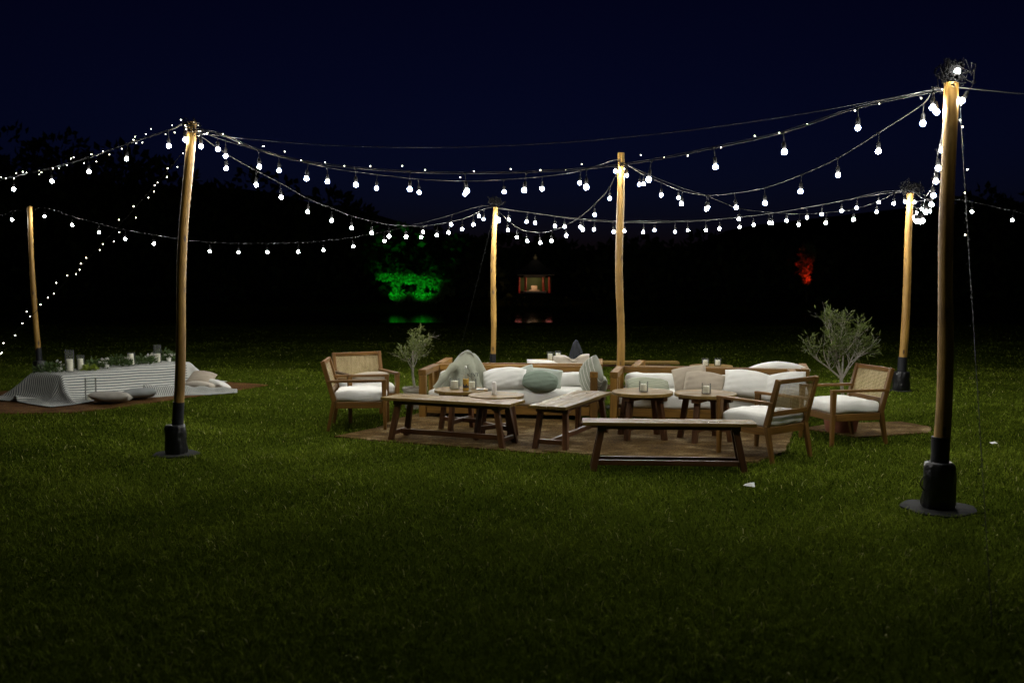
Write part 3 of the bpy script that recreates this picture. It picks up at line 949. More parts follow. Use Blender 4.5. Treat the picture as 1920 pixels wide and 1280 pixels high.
# ------------------------------------------------------------------ string lights
ANCH = dict(L=(-2.98, 9.4, 3.045), R=(3.08, 7.2, 3.0), M=(1.39, 12.74, 3.13), BM=(-.27, 15.15, 2.72), BR=(5.72, 14.53, 2.92), FL=(-7.85, 16.4, 2.74),
            LO=(-8.4, 13.85, 2.95), FLO=(-12.5, 17.0, 2.7), BRO=(10.2, 15.6, 2.9), RO=(6.6, 6.6, 2.9))
STRINGS = {
    'LR': [(-2.72,9.31,2.856),(-2.3,9.15,2.679),(-1.84,8.99,2.557),(-1.37,8.81,2.485),(-0.88,8.64,2.433),(-0.38,8.46,2.404),(0.1,8.28,2.394),(0.6,8.1,2.404),(1.08,7.93,2.448),(1.57,7.75,2.529),(2.05,7.57,2.621),(2.54,7.4,2.774),(3.04,7.22,2.86)],
    'LM': [(-2.92,9.45,2.90),(-2.73,9.59,2.827),(-2.3,9.92,2.725),(-1.88,10.24,2.644),(-1.43,10.59,2.609),(-1.01,10.91,2.591),(-0.53,11.27,2.603),(-0.09,11.61,2.654),(0.36,11.95,2.72),(0.83,12.31,2.822),(1.3,12.62,2.995)],
    'LBM': [(-2.79,9.81,2.733),(-2.6,10.2,2.609),(-2.43,10.56,2.513),(-2.24,10.98,2.388),(-2.05,11.38,2.311),(-1.88,11.73,2.243),(-1.7,12.11,2.202),(-1.53,12.47,2.177),(-1.36,12.85,2.185),(-1.2,13.19,2.191),(-1.02,13.56,2.234),(-0.88,13.86,2.282),(-0.71,14.21,2.342),(-0.56,14.54,2.426),(-0.42,14.83,2.52)],
    'FLBM': [(-7.64,16.37,2.648),(-7.16,16.29,2.505),(-6.69,16.21,2.381),(-6.24,16.13,2.275),(-5.75,16.05,2.195),(-5.3,15.98,2.125),(-4.81,15.9,2.072),(-4.33,15.82,2.054),(-3.85,15.74,2.052),(-3.35,15.66,2.058),(-2.94,15.59,2.082),(-2.46,15.51,2.138),(-1.97,15.43,2.217),(-1.36,15.33,2.352),(-0.93,15.26,2.462),(-0.5,15.19,2.587)],
    'BMM': [(-0.2,15.04,2.50),(-0.06,14.84,2.363),(0.07,14.66,2.246),(0.22,14.44,2.184),(0.4,14.17,2.152),(0.55,13.96,2.168),(0.74,13.68,2.231),(0.92,13.43,2.335),(1.09,13.18,2.484),(1.26,12.93,2.681)],
    'BMBRa': [(-0.2,15.05,2.545),(-0.05,15.13,2.53),(0.35,15.09,2.478),(0.79,15.04,2.419),(1.23,15.0,2.378),(1.68,14.95,2.352),(2.12,14.9,2.358),(2.61,14.85,2.355),(3.07,14.8,2.377),(3.56,14.75,2.429),(4.03,14.7,2.489),(4.53,14.65,2.579),(5.02,14.6,2.669)],
    'BMBRb': [(0.22,15.2,2.502),(0.65,15.16,2.436),(1.07,15.11,2.378),(1.53,15.06,2.344),(1.97,15.02,2.335),(2.44,14.97,2.34),(2.89,14.92,2.362),(3.38,14.87,2.403),(3.85,14.82,2.459),(4.35,14.77,2.542),(4.84,14.72,2.635),(5.35,14.63,2.755)],
    'MBR': [(1.46,12.77,2.958),(1.69,12.87,2.859),(2.17,13.06,2.698),(2.59,13.24,2.585),(3.04,13.42,2.442),(3.5,13.61,2.402),(3.95,13.8,2.389),(4.38,13.97,2.42),(4.83,14.16,2.479),(5.21,14.32,2.593),(5.5,14.44,2.72),(5.66,14.44,2.745)],
    'MR': [(1.55,12.21,2.794),(1.73,11.62,2.619),(1.88,11.13,2.485),(2.05,10.57,2.39),(2.23,9.97,2.367),(2.39,9.47,2.373),(2.56,8.9,2.436),(2.72,8.38,2.526),(2.87,7.88,2.663),(3.0,7.36,2.80),(3.01,7.22,2.89)],
    'BRR': [(5.70,14.2,2.72),(5.6,13.7,2.60),(5.42,13.0,2.52),(5.0,12.4,2.46),(4.78,11.9,2.38),(4.56,11.3,2.30),(4.37,10.78,2.275),(4.2,10.3,2.24),(4.02,9.80,2.225),(3.84,9.3,2.28),(3.66,8.75,2.31),(3.53,8.4,2.36),(3.42,8.1,2.45),(3.30,7.78,2.52),(3.19,7.46,2.62)],
    'LOUT': [(-3.04,9.36,2.95),(-3.29,9.65,2.93),(-3.89,10.15,2.865),(-4.48,10.64,2.787),(-5.11,11.15,2.734),(-5.83,11.74,2.696),(-6.5,12.3,2.68)],
    'FLOUT': [(-8.21,16.45,2.60),(-8.75,16.53,2.52)],
    'BROUT': [(6.1,14.62,2.70),(6.79,14.79,2.626),(7.47,14.95,2.51),(8.1,15.1,2.45)],
    'ROUT': [(3.11,7.06,3.115),(3.19,7.16,2.93)],
}
STRING_ENDS = {'LR': ('L', 'R'), 'LM': ('L', 'M'), 'LBM': ('L', 'BM'), 'FLBM': ('FL', 'BM'), 'BMM': ('BM', 'M'), 'BMBRa': ('BM', 'BR'), 'BMBRb': ('BM', 'BR'),
               'MBR': ('M', 'BR'), 'MR': ('M', 'R'), 'BRR': ('BR', 'R'), 'LOUT': ('L', 'LO'), 'FLOUT': ('FL', 'FLO'), 'BROUT': ('BR', 'BRO')}
STRING_LABELS = {
    'LR': 'front string of large lit bulbs from leaning pole to thick bent pole',
    'LM': 'string of lit bulbs from the leaning pole to the straight pole between the sofas',
    'LBM': 'deep sagging string of bulbs from the leaning pole to the slim pole behind the sofa',
    'FLBM': 'long low string of small lit bulbs starting at the slim pole behind the picnic table',
    'BMM': 'short deep loop of lit bulbs hanging right above the small lit pavilion',
    'BMBRa': 'nearer of two long bulb strings joining the two cable topped rear poles',
    'BMBRb': 'farther of two long bulb strings joining the two cable topped rear poles',
    'MBR': 'string of bulbs from the straight pole to the pole behind the armchair',
    'MR': 'string of lit bulbs sagging from the straight pole to the thick bent pole',
    'BRR': 'string of bunched bulbs running straight back from the thick bent pole',
    'LOUT': 'string of bulbs and fairy lights from the leaning pole out of view over the picnic',
    'FLOUT': 'end of a bulb string leaving the slim pole behind the picnic table',
    'BROUT': 'faint string of two visible bulbs running out of view past the thick bent pole',
    'ROUT': 'pair of lit bulbs fixed to the top of the thick bent pole',
}
DROP = 0.145


def bulb_mesh():
    mb = MB()
    k = 0.63
    mb.lathe([(r * k, z * k) for r, z in [(0.010, 0.0283), (0.018, 0.024), (0.0255, 0.0158), (0.0295, 0.0055), (0.0298, -0.0035), (0.0268, -0.0135), (0.0195, -0.0228), (0.010, -0.0283), (0.002, -0.0300)][::-1]], 16)
    me = mesh_from('bulb', mb.v, mb.f, True)
    me.materials.append(M['bulb'])
    return me


def socket_mesh():
    mb = MB()
    mb.lathe([(0.009, 0.021), (0.0145, 0.024), (0.015, 0.062), (0.012, 0.072), (0.005, 0.078)], 10)
    mb.tube([(0, 0, 0.075), (0.004, 0, 0.115), (0, 0, DROP - 0.012), (-0.004, 0, DROP)], 0.0032, 5)
    mb.tube([(-0.013, 0, DROP + 0.006), (0, 0, DROP - 0.01), (0.013, 0, DROP + 0.006)], 0.006, 5)
    me = mesh_from('socket', mb.v, mb.f, True)
    me.materials.append(M['socket'])
    return me


BULB_ME, SOCK_ME = bulb_mesh(), socket_mesh()
SOFT_ME = BULB_ME.copy(); SOFT_ME.materials[0] = M['softbulb']


def smooth_path(P, sub=5):
    P = [Vector(p) for p in P]
    out = []
    for i in range(len(P) - 1):
        p0 = P[max(i - 1, 0)]; p1 = P[i]; p2 = P[i + 1]; p3 = P[min(i + 2, len(P) - 1)]
        for k in range(sub):
            t = k / sub
            out.append(0.5 * ((2 * p1) + (p2 - p0) * t + (2 * p0 - 5 * p1 + 4 * p2 - p3) * t * t + (3 * p1 - p0 - 3 * p2 + p3) * t ** 3))
    out.append(P[-1])
    return out


PATHS = {}
for key, bl in STRINGS.items():
    rs = random.Random(key)
    ends = STRING_ENDS.get(key)
    root_at = Vector(ANCH[ends[0]]) if ends else Vector((3.12, 7.15, 3.0))
    t = thing('string_light', STRING_LABELS[key], 'string light', root_at, 0, 'strings of bulbs hung between the poles')
    mid = [Vector(p) + Vector((0, 0, DROP)) for p in bl]
    if ends:
        path = smooth_path([ANCH[ends[0]]] + mid + [ANCH[ends[1]]], 4)
        PATHS[key] = path
        mb = MB(); mb.tube([p - root_at for p in path], 0.0042, 6)
        mb.build('cable', M['cable'], t)
    for p in bl:
        b = link('bulb', SOFT_ME if key in ('LR', 'LOUT', 'ROUT') else BULB_ME, None, t, Vector(p) - root_at, (rs.gauss(0, 0.06), rs.gauss(0, 0.06), rs.uniform(0, 6)))
        if key == 'ROUT':
            b.rotation_euler = (rs.uniform(-0.4, 0.4), 0.5, 0) if p[2] < 3 else (2.6, 0.5, 0)
        link('socket', SOCK_ME, None, b)

# bare steel line over the top, from the leaning pole past the straight pole to the thick one
pth = []
for k in range(33):
    u = k / 32
    a, m_, b_ = Vector((-2.96, 9.38, 3.02)), None, Vector((3.06, 7.2, 3.03))
    p = a.lerp(b_, u); p.z -= 4 * 0.26 * u * (1 - u)
    pth.append(p)
tag(MB().tube(pth, 0.0035, 5).build('steel_cable', M['steel']), 'thin bare steel line stretched above the front bulb string', 'cable')
pth = []
for k in range(25):
    u = k / 24
    p = Vector((3.1, 7.2, 3.04)).lerp(Vector(ANCH['RO']), u); p.z -= 4 * 0.1 * u * (1 - u)
    pth.append(p)
tag(MB().tube(pth, 0.004, 5).build('steel_cable', M['steel']), 'thin line with unlit fairy lights leaving the thick bent pole', 'cable')

# fairy lights
fm = MB(); fm.lathe([(0.001, -0.005), (0.0035, -0.003), (0.004, 0.001), (0.003, 0.004), (0.001, 0.006)], 6)
FAIRY_ME = mesh_from('fairy_light', fm.v, fm.f, True); FAIRY_ME.materials.append(M['fairy'])
FAIRY_OFF = mesh_from('unlit_fairy_light', fm.v, fm.f, True); FAIRY_OFF.materials.append(M['socket'])


def fairy_string(label, path, spacing, spread, seed, lit=1.0, cable=0.003):
    rs = random.Random(seed)
    o = Vector(path[0])
    t = thing('fairy_light_string', label, 'fairy lights', o, 0, 'strings of tiny fairy lights')
    MB().tube([Vector(p) - o for p in path], cable, 5).build('cable', M['cable'], t)
    acc = 0.0
    for a, b in zip(path, path[1:]):
        a, b = Vector(a), Vector(b)
        L = (b - a).length
        while acc < L:
            p = a.lerp(b, acc / L) + Vector((rs.gauss(0, spread), rs.gauss(0, spread), rs.gauss(-spread * 0.3, spread)))
            on = rs.random() < (lit(p) if callable(lit) else lit)
            link('fairy_light', FAIRY_ME if on else FAIRY_OFF, None, t, p - o, (rs.uniform(0, 3), rs.uniform(0, 3), 0))
            acc += spacing * rs.uniform(0.6, 1.4)
        acc -= L


lr = PATHS['LR']
fairy_string('fairy lights dotted along the front bulb string', [p + Vector((0, 0.02, 0.015)) for p in lr], 0.21, 0.022, 5)
lo = PATHS['LOUT']
fairy_string('fairy lights twined with the bulb string above the picnic table', [p + Vector((0, 0.01, 0.012)) for p in lo], 0.14, 0.03, 6)
gp = [Vector((-3.02, 9.4, 2.9)).lerp(Vector((-6.15, 9.6, 0.02)), k / 30) - Vector((0, 0, 0.30 * 4 * (k / 30) * (1 - k / 30) * 0.5)) for k in range(31)]
fairy_string('fairy lights wound down the slanting guy rope of the leaning pole', gp, 0.085, 0.025, 7)
gp = [Vector((3.17, 7.15, 2.95)).lerp(Vector((2.31, 4.69, 0.02)), k / 30) for k in range(31)]
fairy_string('mostly unlit fairy lights wound down the guy rope of the thick bent pole', gp, 0.05, 0.012, 8, lit=lambda p: 0.2 if p.z > 1.9 else 0.0, cable=0.0022)
gp = [Vector((-0.28, 15.2, 2.6)).lerp(Vector((-1.0, 17.6, 0.02)), k / 20) for k in range(21)]
fairy_string('dim unlit fairy lights down the guy rope of the slim pole behind the left sofa', gp, 0.12, 0.02, 9, lit=0.0)
rp_ = [Vector((-2.985 + 0.07 * math.cos(k * 0.9), 9.4 + 0.07 * math.sin(k * 0.9), 3.0 + 0.004 * k)) for k in range(30)]
fairy_string('few fairy lights wound round the top of the leaning pole', rp_, 0.17, 0.01, 10)


# ------------------------------------------------------------------ sofas
def make_sofa(label, loc, rz, L=2.12, D=0.82):
    """local: x along, front towards -y"""
    t = thing('sofa', label, 'sofa', loc, rz, 'low teak sofas with white cushions')
    w = M['teak']
    hx = L / 2; H = 0.58; fy, by = -D / 2, D / 2
    for sx in (-1, 1):
        x = sx * (hx - 0.045)
        beam('post', (x, fy + 0.045, 0), (x, fy + 0.045, H - 0.072), 0.085, 0.085, w, t, up=(0, 1, 0))
        beam('post', (x, by - 0.045, 0), (x, by - 0.045, H - 0.072), 0.085, 0.085, w, t, up=(0, 1, 0))
        beam('post', (x, 0.08, 0.17), (x, 0.08, H - 0.072), 0.1, 0.05, w, t, up=(1, 0, 0))
        beam('arm_rail', (x, fy, H - 0.035), (x, by, H - 0.035), 0.092, 0.07, w, t)
        beam('side_rail', (x, fy + 0.09, 0.12), (x, by - 0.09, 0.12), 0.05, 0.1, w, t)
    beam('back_rail', (-hx + 0.093, by - 0.04, H - 0.04), (hx - 0.093, by - 0.04, H - 0.04), 0.065, 0.08, w, t)
    beam('front_rail', (-hx + 0.09, fy + 0.05, 0.115), (hx - 0.09, fy + 0.05, 0.115), 0.06, 0.1, w, t)
    beam('rear_rail', (-hx + 0.09, by - 0.045, 0.115), (hx - 0.09, by - 0.045, 0.115), 0.05, 0.1, w, t)
    n = 9
    for k in range(n):
        x = -hx + 0.2 + (L - 0.4) * k / (n - 1)
        beam('slat', (x, fy + 0.082, 0.15), (x, by - 0.072, 0.15), 0.07, 0.018, w, t, bev=0)
    for k in range(5):
        x = -hx + 0.35 + (L - 0.7) * k / 4
        beam('back_slat', (x, by - 0.03, 0.166), (x, by - 0.03, H - 0.081), 0.06, 0.02, w, t, up=(0, 1, 0), bev=0)
    rounded_box('seat_cushion', (L - 0.20, D - 0.07, 0.175), 0.055, M['white'], t, (0, -0.015, 0.253), seed=1)
    for k, (cx, cw) in enumerate(((-(L - 0.22) / 4, (L - 0.22) / 2), ((L - 0.22) / 4, (L - 0.22) / 2))):
        rounded_box('back_cushion', (cw - 0.012, 0.20, 0.13), 0.06, M['white'], t, (cx, by - 0.18, 0.415), (R(82), 0, 0), seed=3 + k)
    return t


a1 = math.atan2(11.479 - 11.782, 0.991 + 1.113)
s1 = make_sofa('low teak sofa with white cushions, grey hooded garment over its back', (-0.06 + 0.41 * math.sin(-a1), 11.63 + 0.41 * math.cos(a1) - 0.04, 0), a1)
a2 = math.atan2(11.073 - 11.479, 3.168 - 1.177)
s2 = make_sofa('low teak sofa with white pillows behind the two dry round tables', (2.17 + 0.41 * math.sin(-a2), 11.276 + 0.41 * math.cos(a2) - 0.04, 0), a2)


def rear_copy(src, label, loc, rz):
    c = copy_tree(src)
    c.location = loc; c.rotation_euler = (0, 0, rz)
    c['label'] = label
    return c


rear_copy(s1, 'teak sofa standing back to back behind the left front sofa', (0.12, 12.98, 0), a1 + PI + R(3))
rear_copy(s2, 'teak sofa standing back to back behind the right front sofa', (2.60, 12.42, 0), a2 + PI - R(2))


# ------------------------------------------------------------------ armchairs
def make_chair(label, loc, facing):
    """local: front towards +y; facing = world direction"""
    t = thing('armchair', label, 'armchair', loc, math.atan2(facing[1], facing[0]) - PI / 2, 'cane backed wooden armchairs')
    w = M['chairwood']
    hw = 0.285
    for s in (-1, 1):
        x = s * hw
        beam('front_leg', (x, 0.275, 0.54), (x, 0.285, 0), 0.05, 0.05, w, t, up=(0, 1, 0), taper=0.68)
        beam('back_leg', (x, -0.265, 0.335), (x, -0.335, 0), 0.055, 0.045, w, t, up=(0, 1, 0), taper=0.7)
        beam('back_post', (x, -0.262, 0.325), (x, -0.385, 0.765), 0.045, 0.055, w, t, up=(0, 1, 0), taper=0.85)
        beam('armrest', (x, 0.302, 0.551), (x, -0.345, 0.545), 0.055, 0.026, w, t)
        beam('side_rail', (x, 0.25, 0.285), (x, -0.25, 0.285), 0.03, 0.07, w, t)
    beam('front_rail', (-hw + 0.024, 0.265, 0.285), (hw - 0.024, 0.265, 0.285), 0.03, 0.07, w, t)
    beam('rear_rail', (-hw + 0.026, -0.262, 0.285), (hw - 0.026, -0.262, 0.285), 0.03, 0.07, w, t)
    yb = lambda z: -0.262 - 0.123 * (z - 0.325) / 0.44
    beam('back_frame', (-hw + 0.02, yb(0.745), 0.745), (hw - 0.02, yb(0.745), 0.745), 0.03, 0.042, w, t)
    beam('back_frame', (-hw + 0.02, yb(0.445), 0.445), (hw - 0.02, yb(0.445), 0.445), 0.03, 0.045, w, t)
    V = [(-hw + 0.02, yb(0.464), 0.464), (hw - 0.02, yb(0.464), 0.464), (hw - 0.02, yb(0.728), 0.728), (-hw + 0.02, yb(0.728), 0.728)]
    V2 = [(x, y + 0.006, z) for x, y, z in V]
    me = mesh_from('cane_panel', V, [(0, 1, 2, 3)])
    link('cane_panel', me, M['cane'], t)
    rounded_box('seat_cushion', (0.56, 0.55, 0.115), 0.045, M['white'], t, (0, 0.005, 0.374), seed=11, puff=0.018)
    return t


ch1 = make_chair('cane armchair seen from its side at the end of the long low table', (-1.69, 11.06, 0), (0.995, 0.07))
DEF = [
    ('cane armchair facing the camera beside the round stone pot, grey cushion on its seat', (-1.72, 11.70, 0), (0.44, -0.9)),
    ('cane armchair seen from behind at the end of the front bench', (2.36, 9.31, 0), (-0.62, 0.78)),
    ('cane armchair with lit cane back turned sideways in front of the bushy olive tree', (3.37, 10.13, 0), (-0.965, -0.26)),
]
for lab, loc, fc in DEF:
    c = copy_tree(ch1)
    c.location = loc
    c.rotation_euler = (0, 0, math.atan2(fc[1], fc[0]) - PI / 2)
    c['label'] = lab
pillow('grey beige cushion lying on the seat of the armchair facing the camera', 0.46, 0.36, 0.13, (-1.70, 11.68, 0.47), (R(62), 0, R(26)), M['beige'], 41)


# ------------------------------------------------------------------ tables and bench
def plank_table(name, label, cat, loc, rz, L, W, H, nplank, mat_top, mat_leg, group=None, splay=0.10, stretch='H', thick=0.03):
    t = thing(name, label, cat, loc, rz, group)
    pw = W / nplank
    for k in range(nplank):
        y = -W / 2 + pw * (k + 0.5)
        beam('plank', (-L / 2 + random.uniform(-.003, .003), y, H - thick / 2), (L / 2 + random.uniform(-.003, .003), y, H - thick / 2 + random.uniform(-.001, .001)), pw - 0.003, thick, mat_top, t, bev=0.0025)
    lx = L / 2 - 0.17; ly = W / 2 - 0.055
    for sx in (-1, 1):
        beam('crossbar', (sx * lx, -W / 2 + 0.025, H - thick - 0.024), (sx * lx, W / 2 - 0.025, H - thick - 0.024), 0.075, 0.045, mat_leg, t)
        for sy in (-1, 1):
            beam('leg', (sx * lx, sy * ly * 0.92, H - thick - 0.03), (sx * (lx + splay * 0.75), sy * (ly + 0.02), 0.0), 0.055, 0.05, mat_leg, t, up=(0, 1, 0))
    zs = 0.085
    xs_ = lx + splay * 0.75 * (1 - zs / H)
    if stretch == 'H':
        for sx in (-1, 1):
            beam('stretcher', (sx * xs_, -ly + 0.02, zs), (sx * xs_, ly - 0.02, zs), 0.035, 0.045, mat_leg, t)
        beam('stretcher', (-xs_ + 0.02, 0, zs), (xs_ - 0.02, 0, zs), 0.035, 0.05, mat_leg, t)
    else:
        for sy in (-1, 1):
            beam('stretcher', (-xs_ + 0.03, sy * (ly + 0.005), 0.075), (xs_ - 0.03, sy * (ly + 0.005), 0.075), 0.035, 0.045, mat_leg, t)
    beam('side_apron', (-lx + 0.04, -ly + 0.01, H - thick - 0.02), (lx - 0.04, -ly + 0.01, H - thick - 0.02), 0.025, 0.035, mat_leg, t)
    beam('side_apron', (-lx + 0.04, ly - 0.01, H - thick - 0.02), (lx - 0.04, ly - 0.01, H - thick - 0.02), 0.025, 0.035, mat_leg, t)
    return t


plank_table('coffee_table', 'long low wet wooden table in front of the left sofa, nearest the side armchair', 'table', (-0.605, 10.03, 0), R(-23), 1.44, 0.40, 0.45, 4, M['tabletop'], M['darkwood'], 'long low plank tables')
plank_table('coffee_table', 'long low wooden table standing end on between the two rugs', 'table', (0.615, 10.10, 0), R(66), 1.40, 0.39, 0.445, 4, M['tabletop'], M['darkwood'], 'long low plank tables')
plank_table('bench', 'dark wooden bench standing on the grass edge nearest the camera', 'bench', (1.36, 8.62, 0), R(-3.5), 1.49, 0.27, 0.43, 3, M['tabletop'], M['darkwood'], 'wooden benches', stretch='two')
plank_table('bench', 'wooden bench far behind the sofas, next to the black jacket', 'bench', (1.68, 14.35, 0), R(-2), 1.45, 0.3, 0.45, 3, M['tabletop'], M['darkwood'], 'wooden benches', stretch='two')


def round_table(label, loc, rz, r=0.305, H=0.5):
    t = thing('round_table', label, 'table', loc, rz, 'small round wooden tables')
    # boards of the round top, cut to the circle
    nb = 5
    bw = 2 * r / nb
    for k in range(nb):
        y0, y1 = -r + k * bw + 0.0012, -r + (k + 1) * bw - 0.0012
        prof = []
        m_ = 9
        for i in range(m_):
            y = y0 + (y1 - y0) * i / (m_ - 1)
            prof.append((math.sqrt(max(0, r * r - y * y)), y))
        outl = prof + [(-x, y) for x, y in prof[::-1]]
        cy = (y0 + y1) / 2
        n = len(outl)
        V = [(x, y - cy, -0.014) for x, y in outl] + [(x, y - cy, 0.011) for x, y in outl] + [(x * 0.992, (y - cy) * 0.985, 0.014) for x, y in outl]
        F = [tuple(range(n))[::-1], tuple(range(2 * n, 3 * n))]
        for a in range(n):
            b = (a + 1) % n
            F += [(a, b, n + b, n + a), (n + a, n + b, 2 * n + b, 2 * n + a)]
        link('board', mesh_from('board', V, F), M['roundtop'], t, (0, cy, H - 0.014))
    for a in (0, PI / 2):
        c, s = math.cos(a + PI / 4), math.sin(a + PI / 4)
        q = r * 0.9
        zz = H - 0.028 - 0.024 - (0.001 if a else 0)
        if a == 0:
            beam('crossbar', (-c * q, -s * q, zz), (c * q, s * q, zz), 0.07, 0.044, M['darkwood'], t)
        else:
            beam('crossbar', (-c * q, -s * q, zz), (-c * 0.037, -s * 0.037, zz), 0.07, 0.044, M['darkwood'], t)
            beam('crossbar', (c * 0.037, s * 0.037, zz), (c * q, s * q, zz), 0.07, 0.044, M['darkwood'], t)
    for k in range(4):
        a = PI / 4 + k * PI / 2
        c, s = math.cos(a), math.sin(a)
        beam('leg', (c * r * 0.66, s * r * 0.66, H - 0.05), (c * r * 0.88, s * r * 0.88, 0), 0.05, 0.05, M['darkwood'], t, up=(c, s, 0))
    rr = r * 0.80
    for k in range(2):
        a = PI / 4 + k * PI / 2
        c, s = math.cos(a), math.sin(a)
        if k == 0:
            beam('stretcher', (-c * rr, -s * rr, 0.13), (c * rr, s * rr, 0.13), 0.035, 0.045, M['darkwood'], t)
        else:
            beam('stretcher', (-c * rr, -s * rr, 0.13), (-c * 0.019, -s * 0.019, 0.13), 0.035, 0.045, M['darkwood'], t)
            beam('stretcher', (c * 0.019, s * 0.019, 0.13), (c * rr, s * rr, 0.13), 0.035, 0.045, M['darkwood'], t)
    return t


rt = round_table('round wooden table holding the bottle and two candle glasses', (-0.55, 10.74, 0), R(20), 0.292, 0.462)
RT = [('round wet wooden table with a white tube standing on it', (-0.165, 10.27, 0), R(-8), 0.46 / 0.462), ('round dry wooden table with one candle glass, touching the end on table', (1.35, 10.24, 0), R(3), 1.08),
      ('round wooden table with one candle glass beside the armrest of the front armchair', (1.975, 10.10, 0), R(12), 1.08),
      ('round wooden table with two candle glasses behind the right sofa', (2.72, 13.55, 0), R(30), 1.0), ('round wooden table with two candle glasses behind the left sofa', (0.52, 14.4, 0), R(10), 1.0)]
for lab, loc, rz, sc in RT:
    c = copy_tree(rt)
    c.location = loc; c.rotation_euler = (0, 0, rz); c.scale = (sc, sc, sc)
    c['label'] = lab


# ------------------------------------------------------------------ table things
def candle_glass(label, loc, r=0.047, h=0.105, ch=0.062, cr=0.033):
    t = thing('candle_glass', label, 'candle', loc, random.uniform(0, 6), 'candles in glass tumblers')
    prof = [(r * 0.98, 0.0), (r, 0.004), (r, h), (r - 0.003, h), (r - 0.003, 0.012), (0.002, 0.011)]
    MB().lathe(prof, 20).build('glass', M['glass'], t)
    MB().lathe([(cr, 0.0125), (cr, 0.0125 + ch), (cr * 0.9, 0.015 + ch), (cr * 0.3, 0.010 + ch)], 18).build('wax', M['wax'], t)
    MB().tube([(0, 0, 0.01 + ch), (0.002, 0, 0.024 + ch)], 0.0014, 5).build('wick', M['wick'], t)
    return t


candle_glass('ivory candle in a wide glass left of the bottle', (-0.625, 10.78, 0.463), 0.056, 0.115, 0.07, 0.038)
candle_glass('ivory candle in a glass half hidden by the bottle', (-0.435, 10.80, 0.463))
candle_glass('ivory candle in a glass on the round table between the two sofas', (1.355, 10.20, 0.50))
candle_glass('ivory candle in a glass near the armrest of the front armchair', (1.965, 10.02, 0.50))
candle_glass('left candle glass of the pair on the table behind the right sofa', (2.63, 13.5, 0.464))
candle_glass('right candle glass of the pair on the table behind the right sofa', (2.80, 13.5, 0.464))
candle_glass('left candle glass of the pair behind the left sofa', (0.55, 14.3, 0.464), 0.047, 0.13, 0.085)
candle_glass('right candle glass of the pair behind the left sofa', (0.67, 14.42, 0.464), 0.047, 0.13, 0.085)


def bottle():
    t = thing('bottle', 'glass bottle of amber drink standing on the round table', 'bottle', (-0.493, 10.58, 0.463))
    k = 1.0
    prof = [(0.030, 0.0), (0.0335, 0.004), (0.0335, 0.132), (0.030, 0.15), (0.018, 0.172), (0.0135, 0.19), (0.0128, 0.235), (0.0142, 0.237), (0.0142, 0.25), (0.011, 0.25)]
    MB().lathe(prof, 20).build('glass', M['glass'], t)
    MB().lathe([(0.028, 0.005), (0.0315, 0.008), (0.0315, 0.128)], 18).build('drink', M['beer'], t)
    V, F = [], []
    n = 10
    for z in (0.035, 0.068):
        for i in range(n + 1):
            a = R(-150) + R(120) * i / n
            zz = z + (0.012 * math.sin(i * 1.3) if z > 0.05 else 0.004 * math.sin(i * 2))
            V.append((0.0343 * math.cos(a), 0.0343 * math.sin(a), zz))
    for i in range(n):
        F.append((i, i + 1, n + 2 + i, n + 1 + i))
    link('label_print', mesh_from('label_print', V, F), M['labelprint'], t)
    MB().lathe([(0.009, 0.24), (0.0125, 0.251), (0.0115, 0.264), (0.006, 0.268)], 10, fn=lambda r, z, an: r * (1 + 0.25 * math.sin(3 * an))).build('stopper', M['ceramic'], t)


bottle()
t = thing('plastic_tube', 'white plastic tube standing on the wet round table', 'tube', (-0.185, 10.25, 0.461))
MB().lathe([(0.024, 0.0), (0.0255, 0.004), (0.0255, 0.098), (0.023, 0.102)], 18).build('body', M['plastic_white'], t)
MB().lathe([(0.0225, 0.1025), (0.0225, 0.128), (0.017, 0.136)], 18).build('cap', M['plastic_white'], t)
t = thing('ash_dish', 'small pale dish beside the bottle', 'dish', (-0.34, 10.66, 0.463))
MB().lathe([(0.03, 0), (0.048, 0.012), (0.046, 0.012), (0.02, 0.004)], 18).build('dish', M['ceramic'], t)
MB().tube([(-0.02, 0, 0.010), (0.045, 0.01, 0.018)], 0.004, 6).build('cigarette_end', M['paper'], t)
o = MB().box((0, 0, 0.012), (0.085, 0.055, 0.022)).build('paper_packet', M['paper'], None, smooth=False, loc=(-0.52, 11.35, 0.345), rot=(0, 0, R(15)))
tag(o, 'small pale packet on the sofa seat seen under the bottle table', 'packet')
mb = MB(); mb.lathe([(0.035, 0), (0.055, 0.02), (0.06, 0.03), (0.055, 0.03), (0.03, 0.006)], 16)
tag(mb.build('bowl', M['glass'], None, loc=(-1.02, 13.4, 0.55)), 'small clear dish behind the left sofa corner', 'dish') if False else None
# scrap of paper on the lawn
me = mesh_from('paper_scrap', [(-0.045, -0.022, 0.030), (0.05, -0.03, 0.024), (0.038, 0.032, 0.05), (-0.03, 0.026, 0.034), (0.006, 0.0, 0.052)], [(0, 1, 4), (1, 2, 4), (2, 3, 4), (3, 0, 4)])
tag(link('paper_scrap', me, M['paper'], None, (1.886, 7.83, 0), (0, 0, -0.3)), 'scrap of white paper on the grass in front of the bench', 'paper')
me = mesh_from('paper_bit', [(-0.04, -0.02, 0.04), (0.03, -0.03, 0.04), (0.045, 0.02, 0.05), (-0.02, 0.03, 0.045)], [(0, 1, 2, 3)])
tag(link('paper_scrap', me, M['paper'], None, (4.76, 9.76, 0), (0, 0, 0.4)), 'tiny scrap of paper on the grass beside the thick bent pole', 'paper')

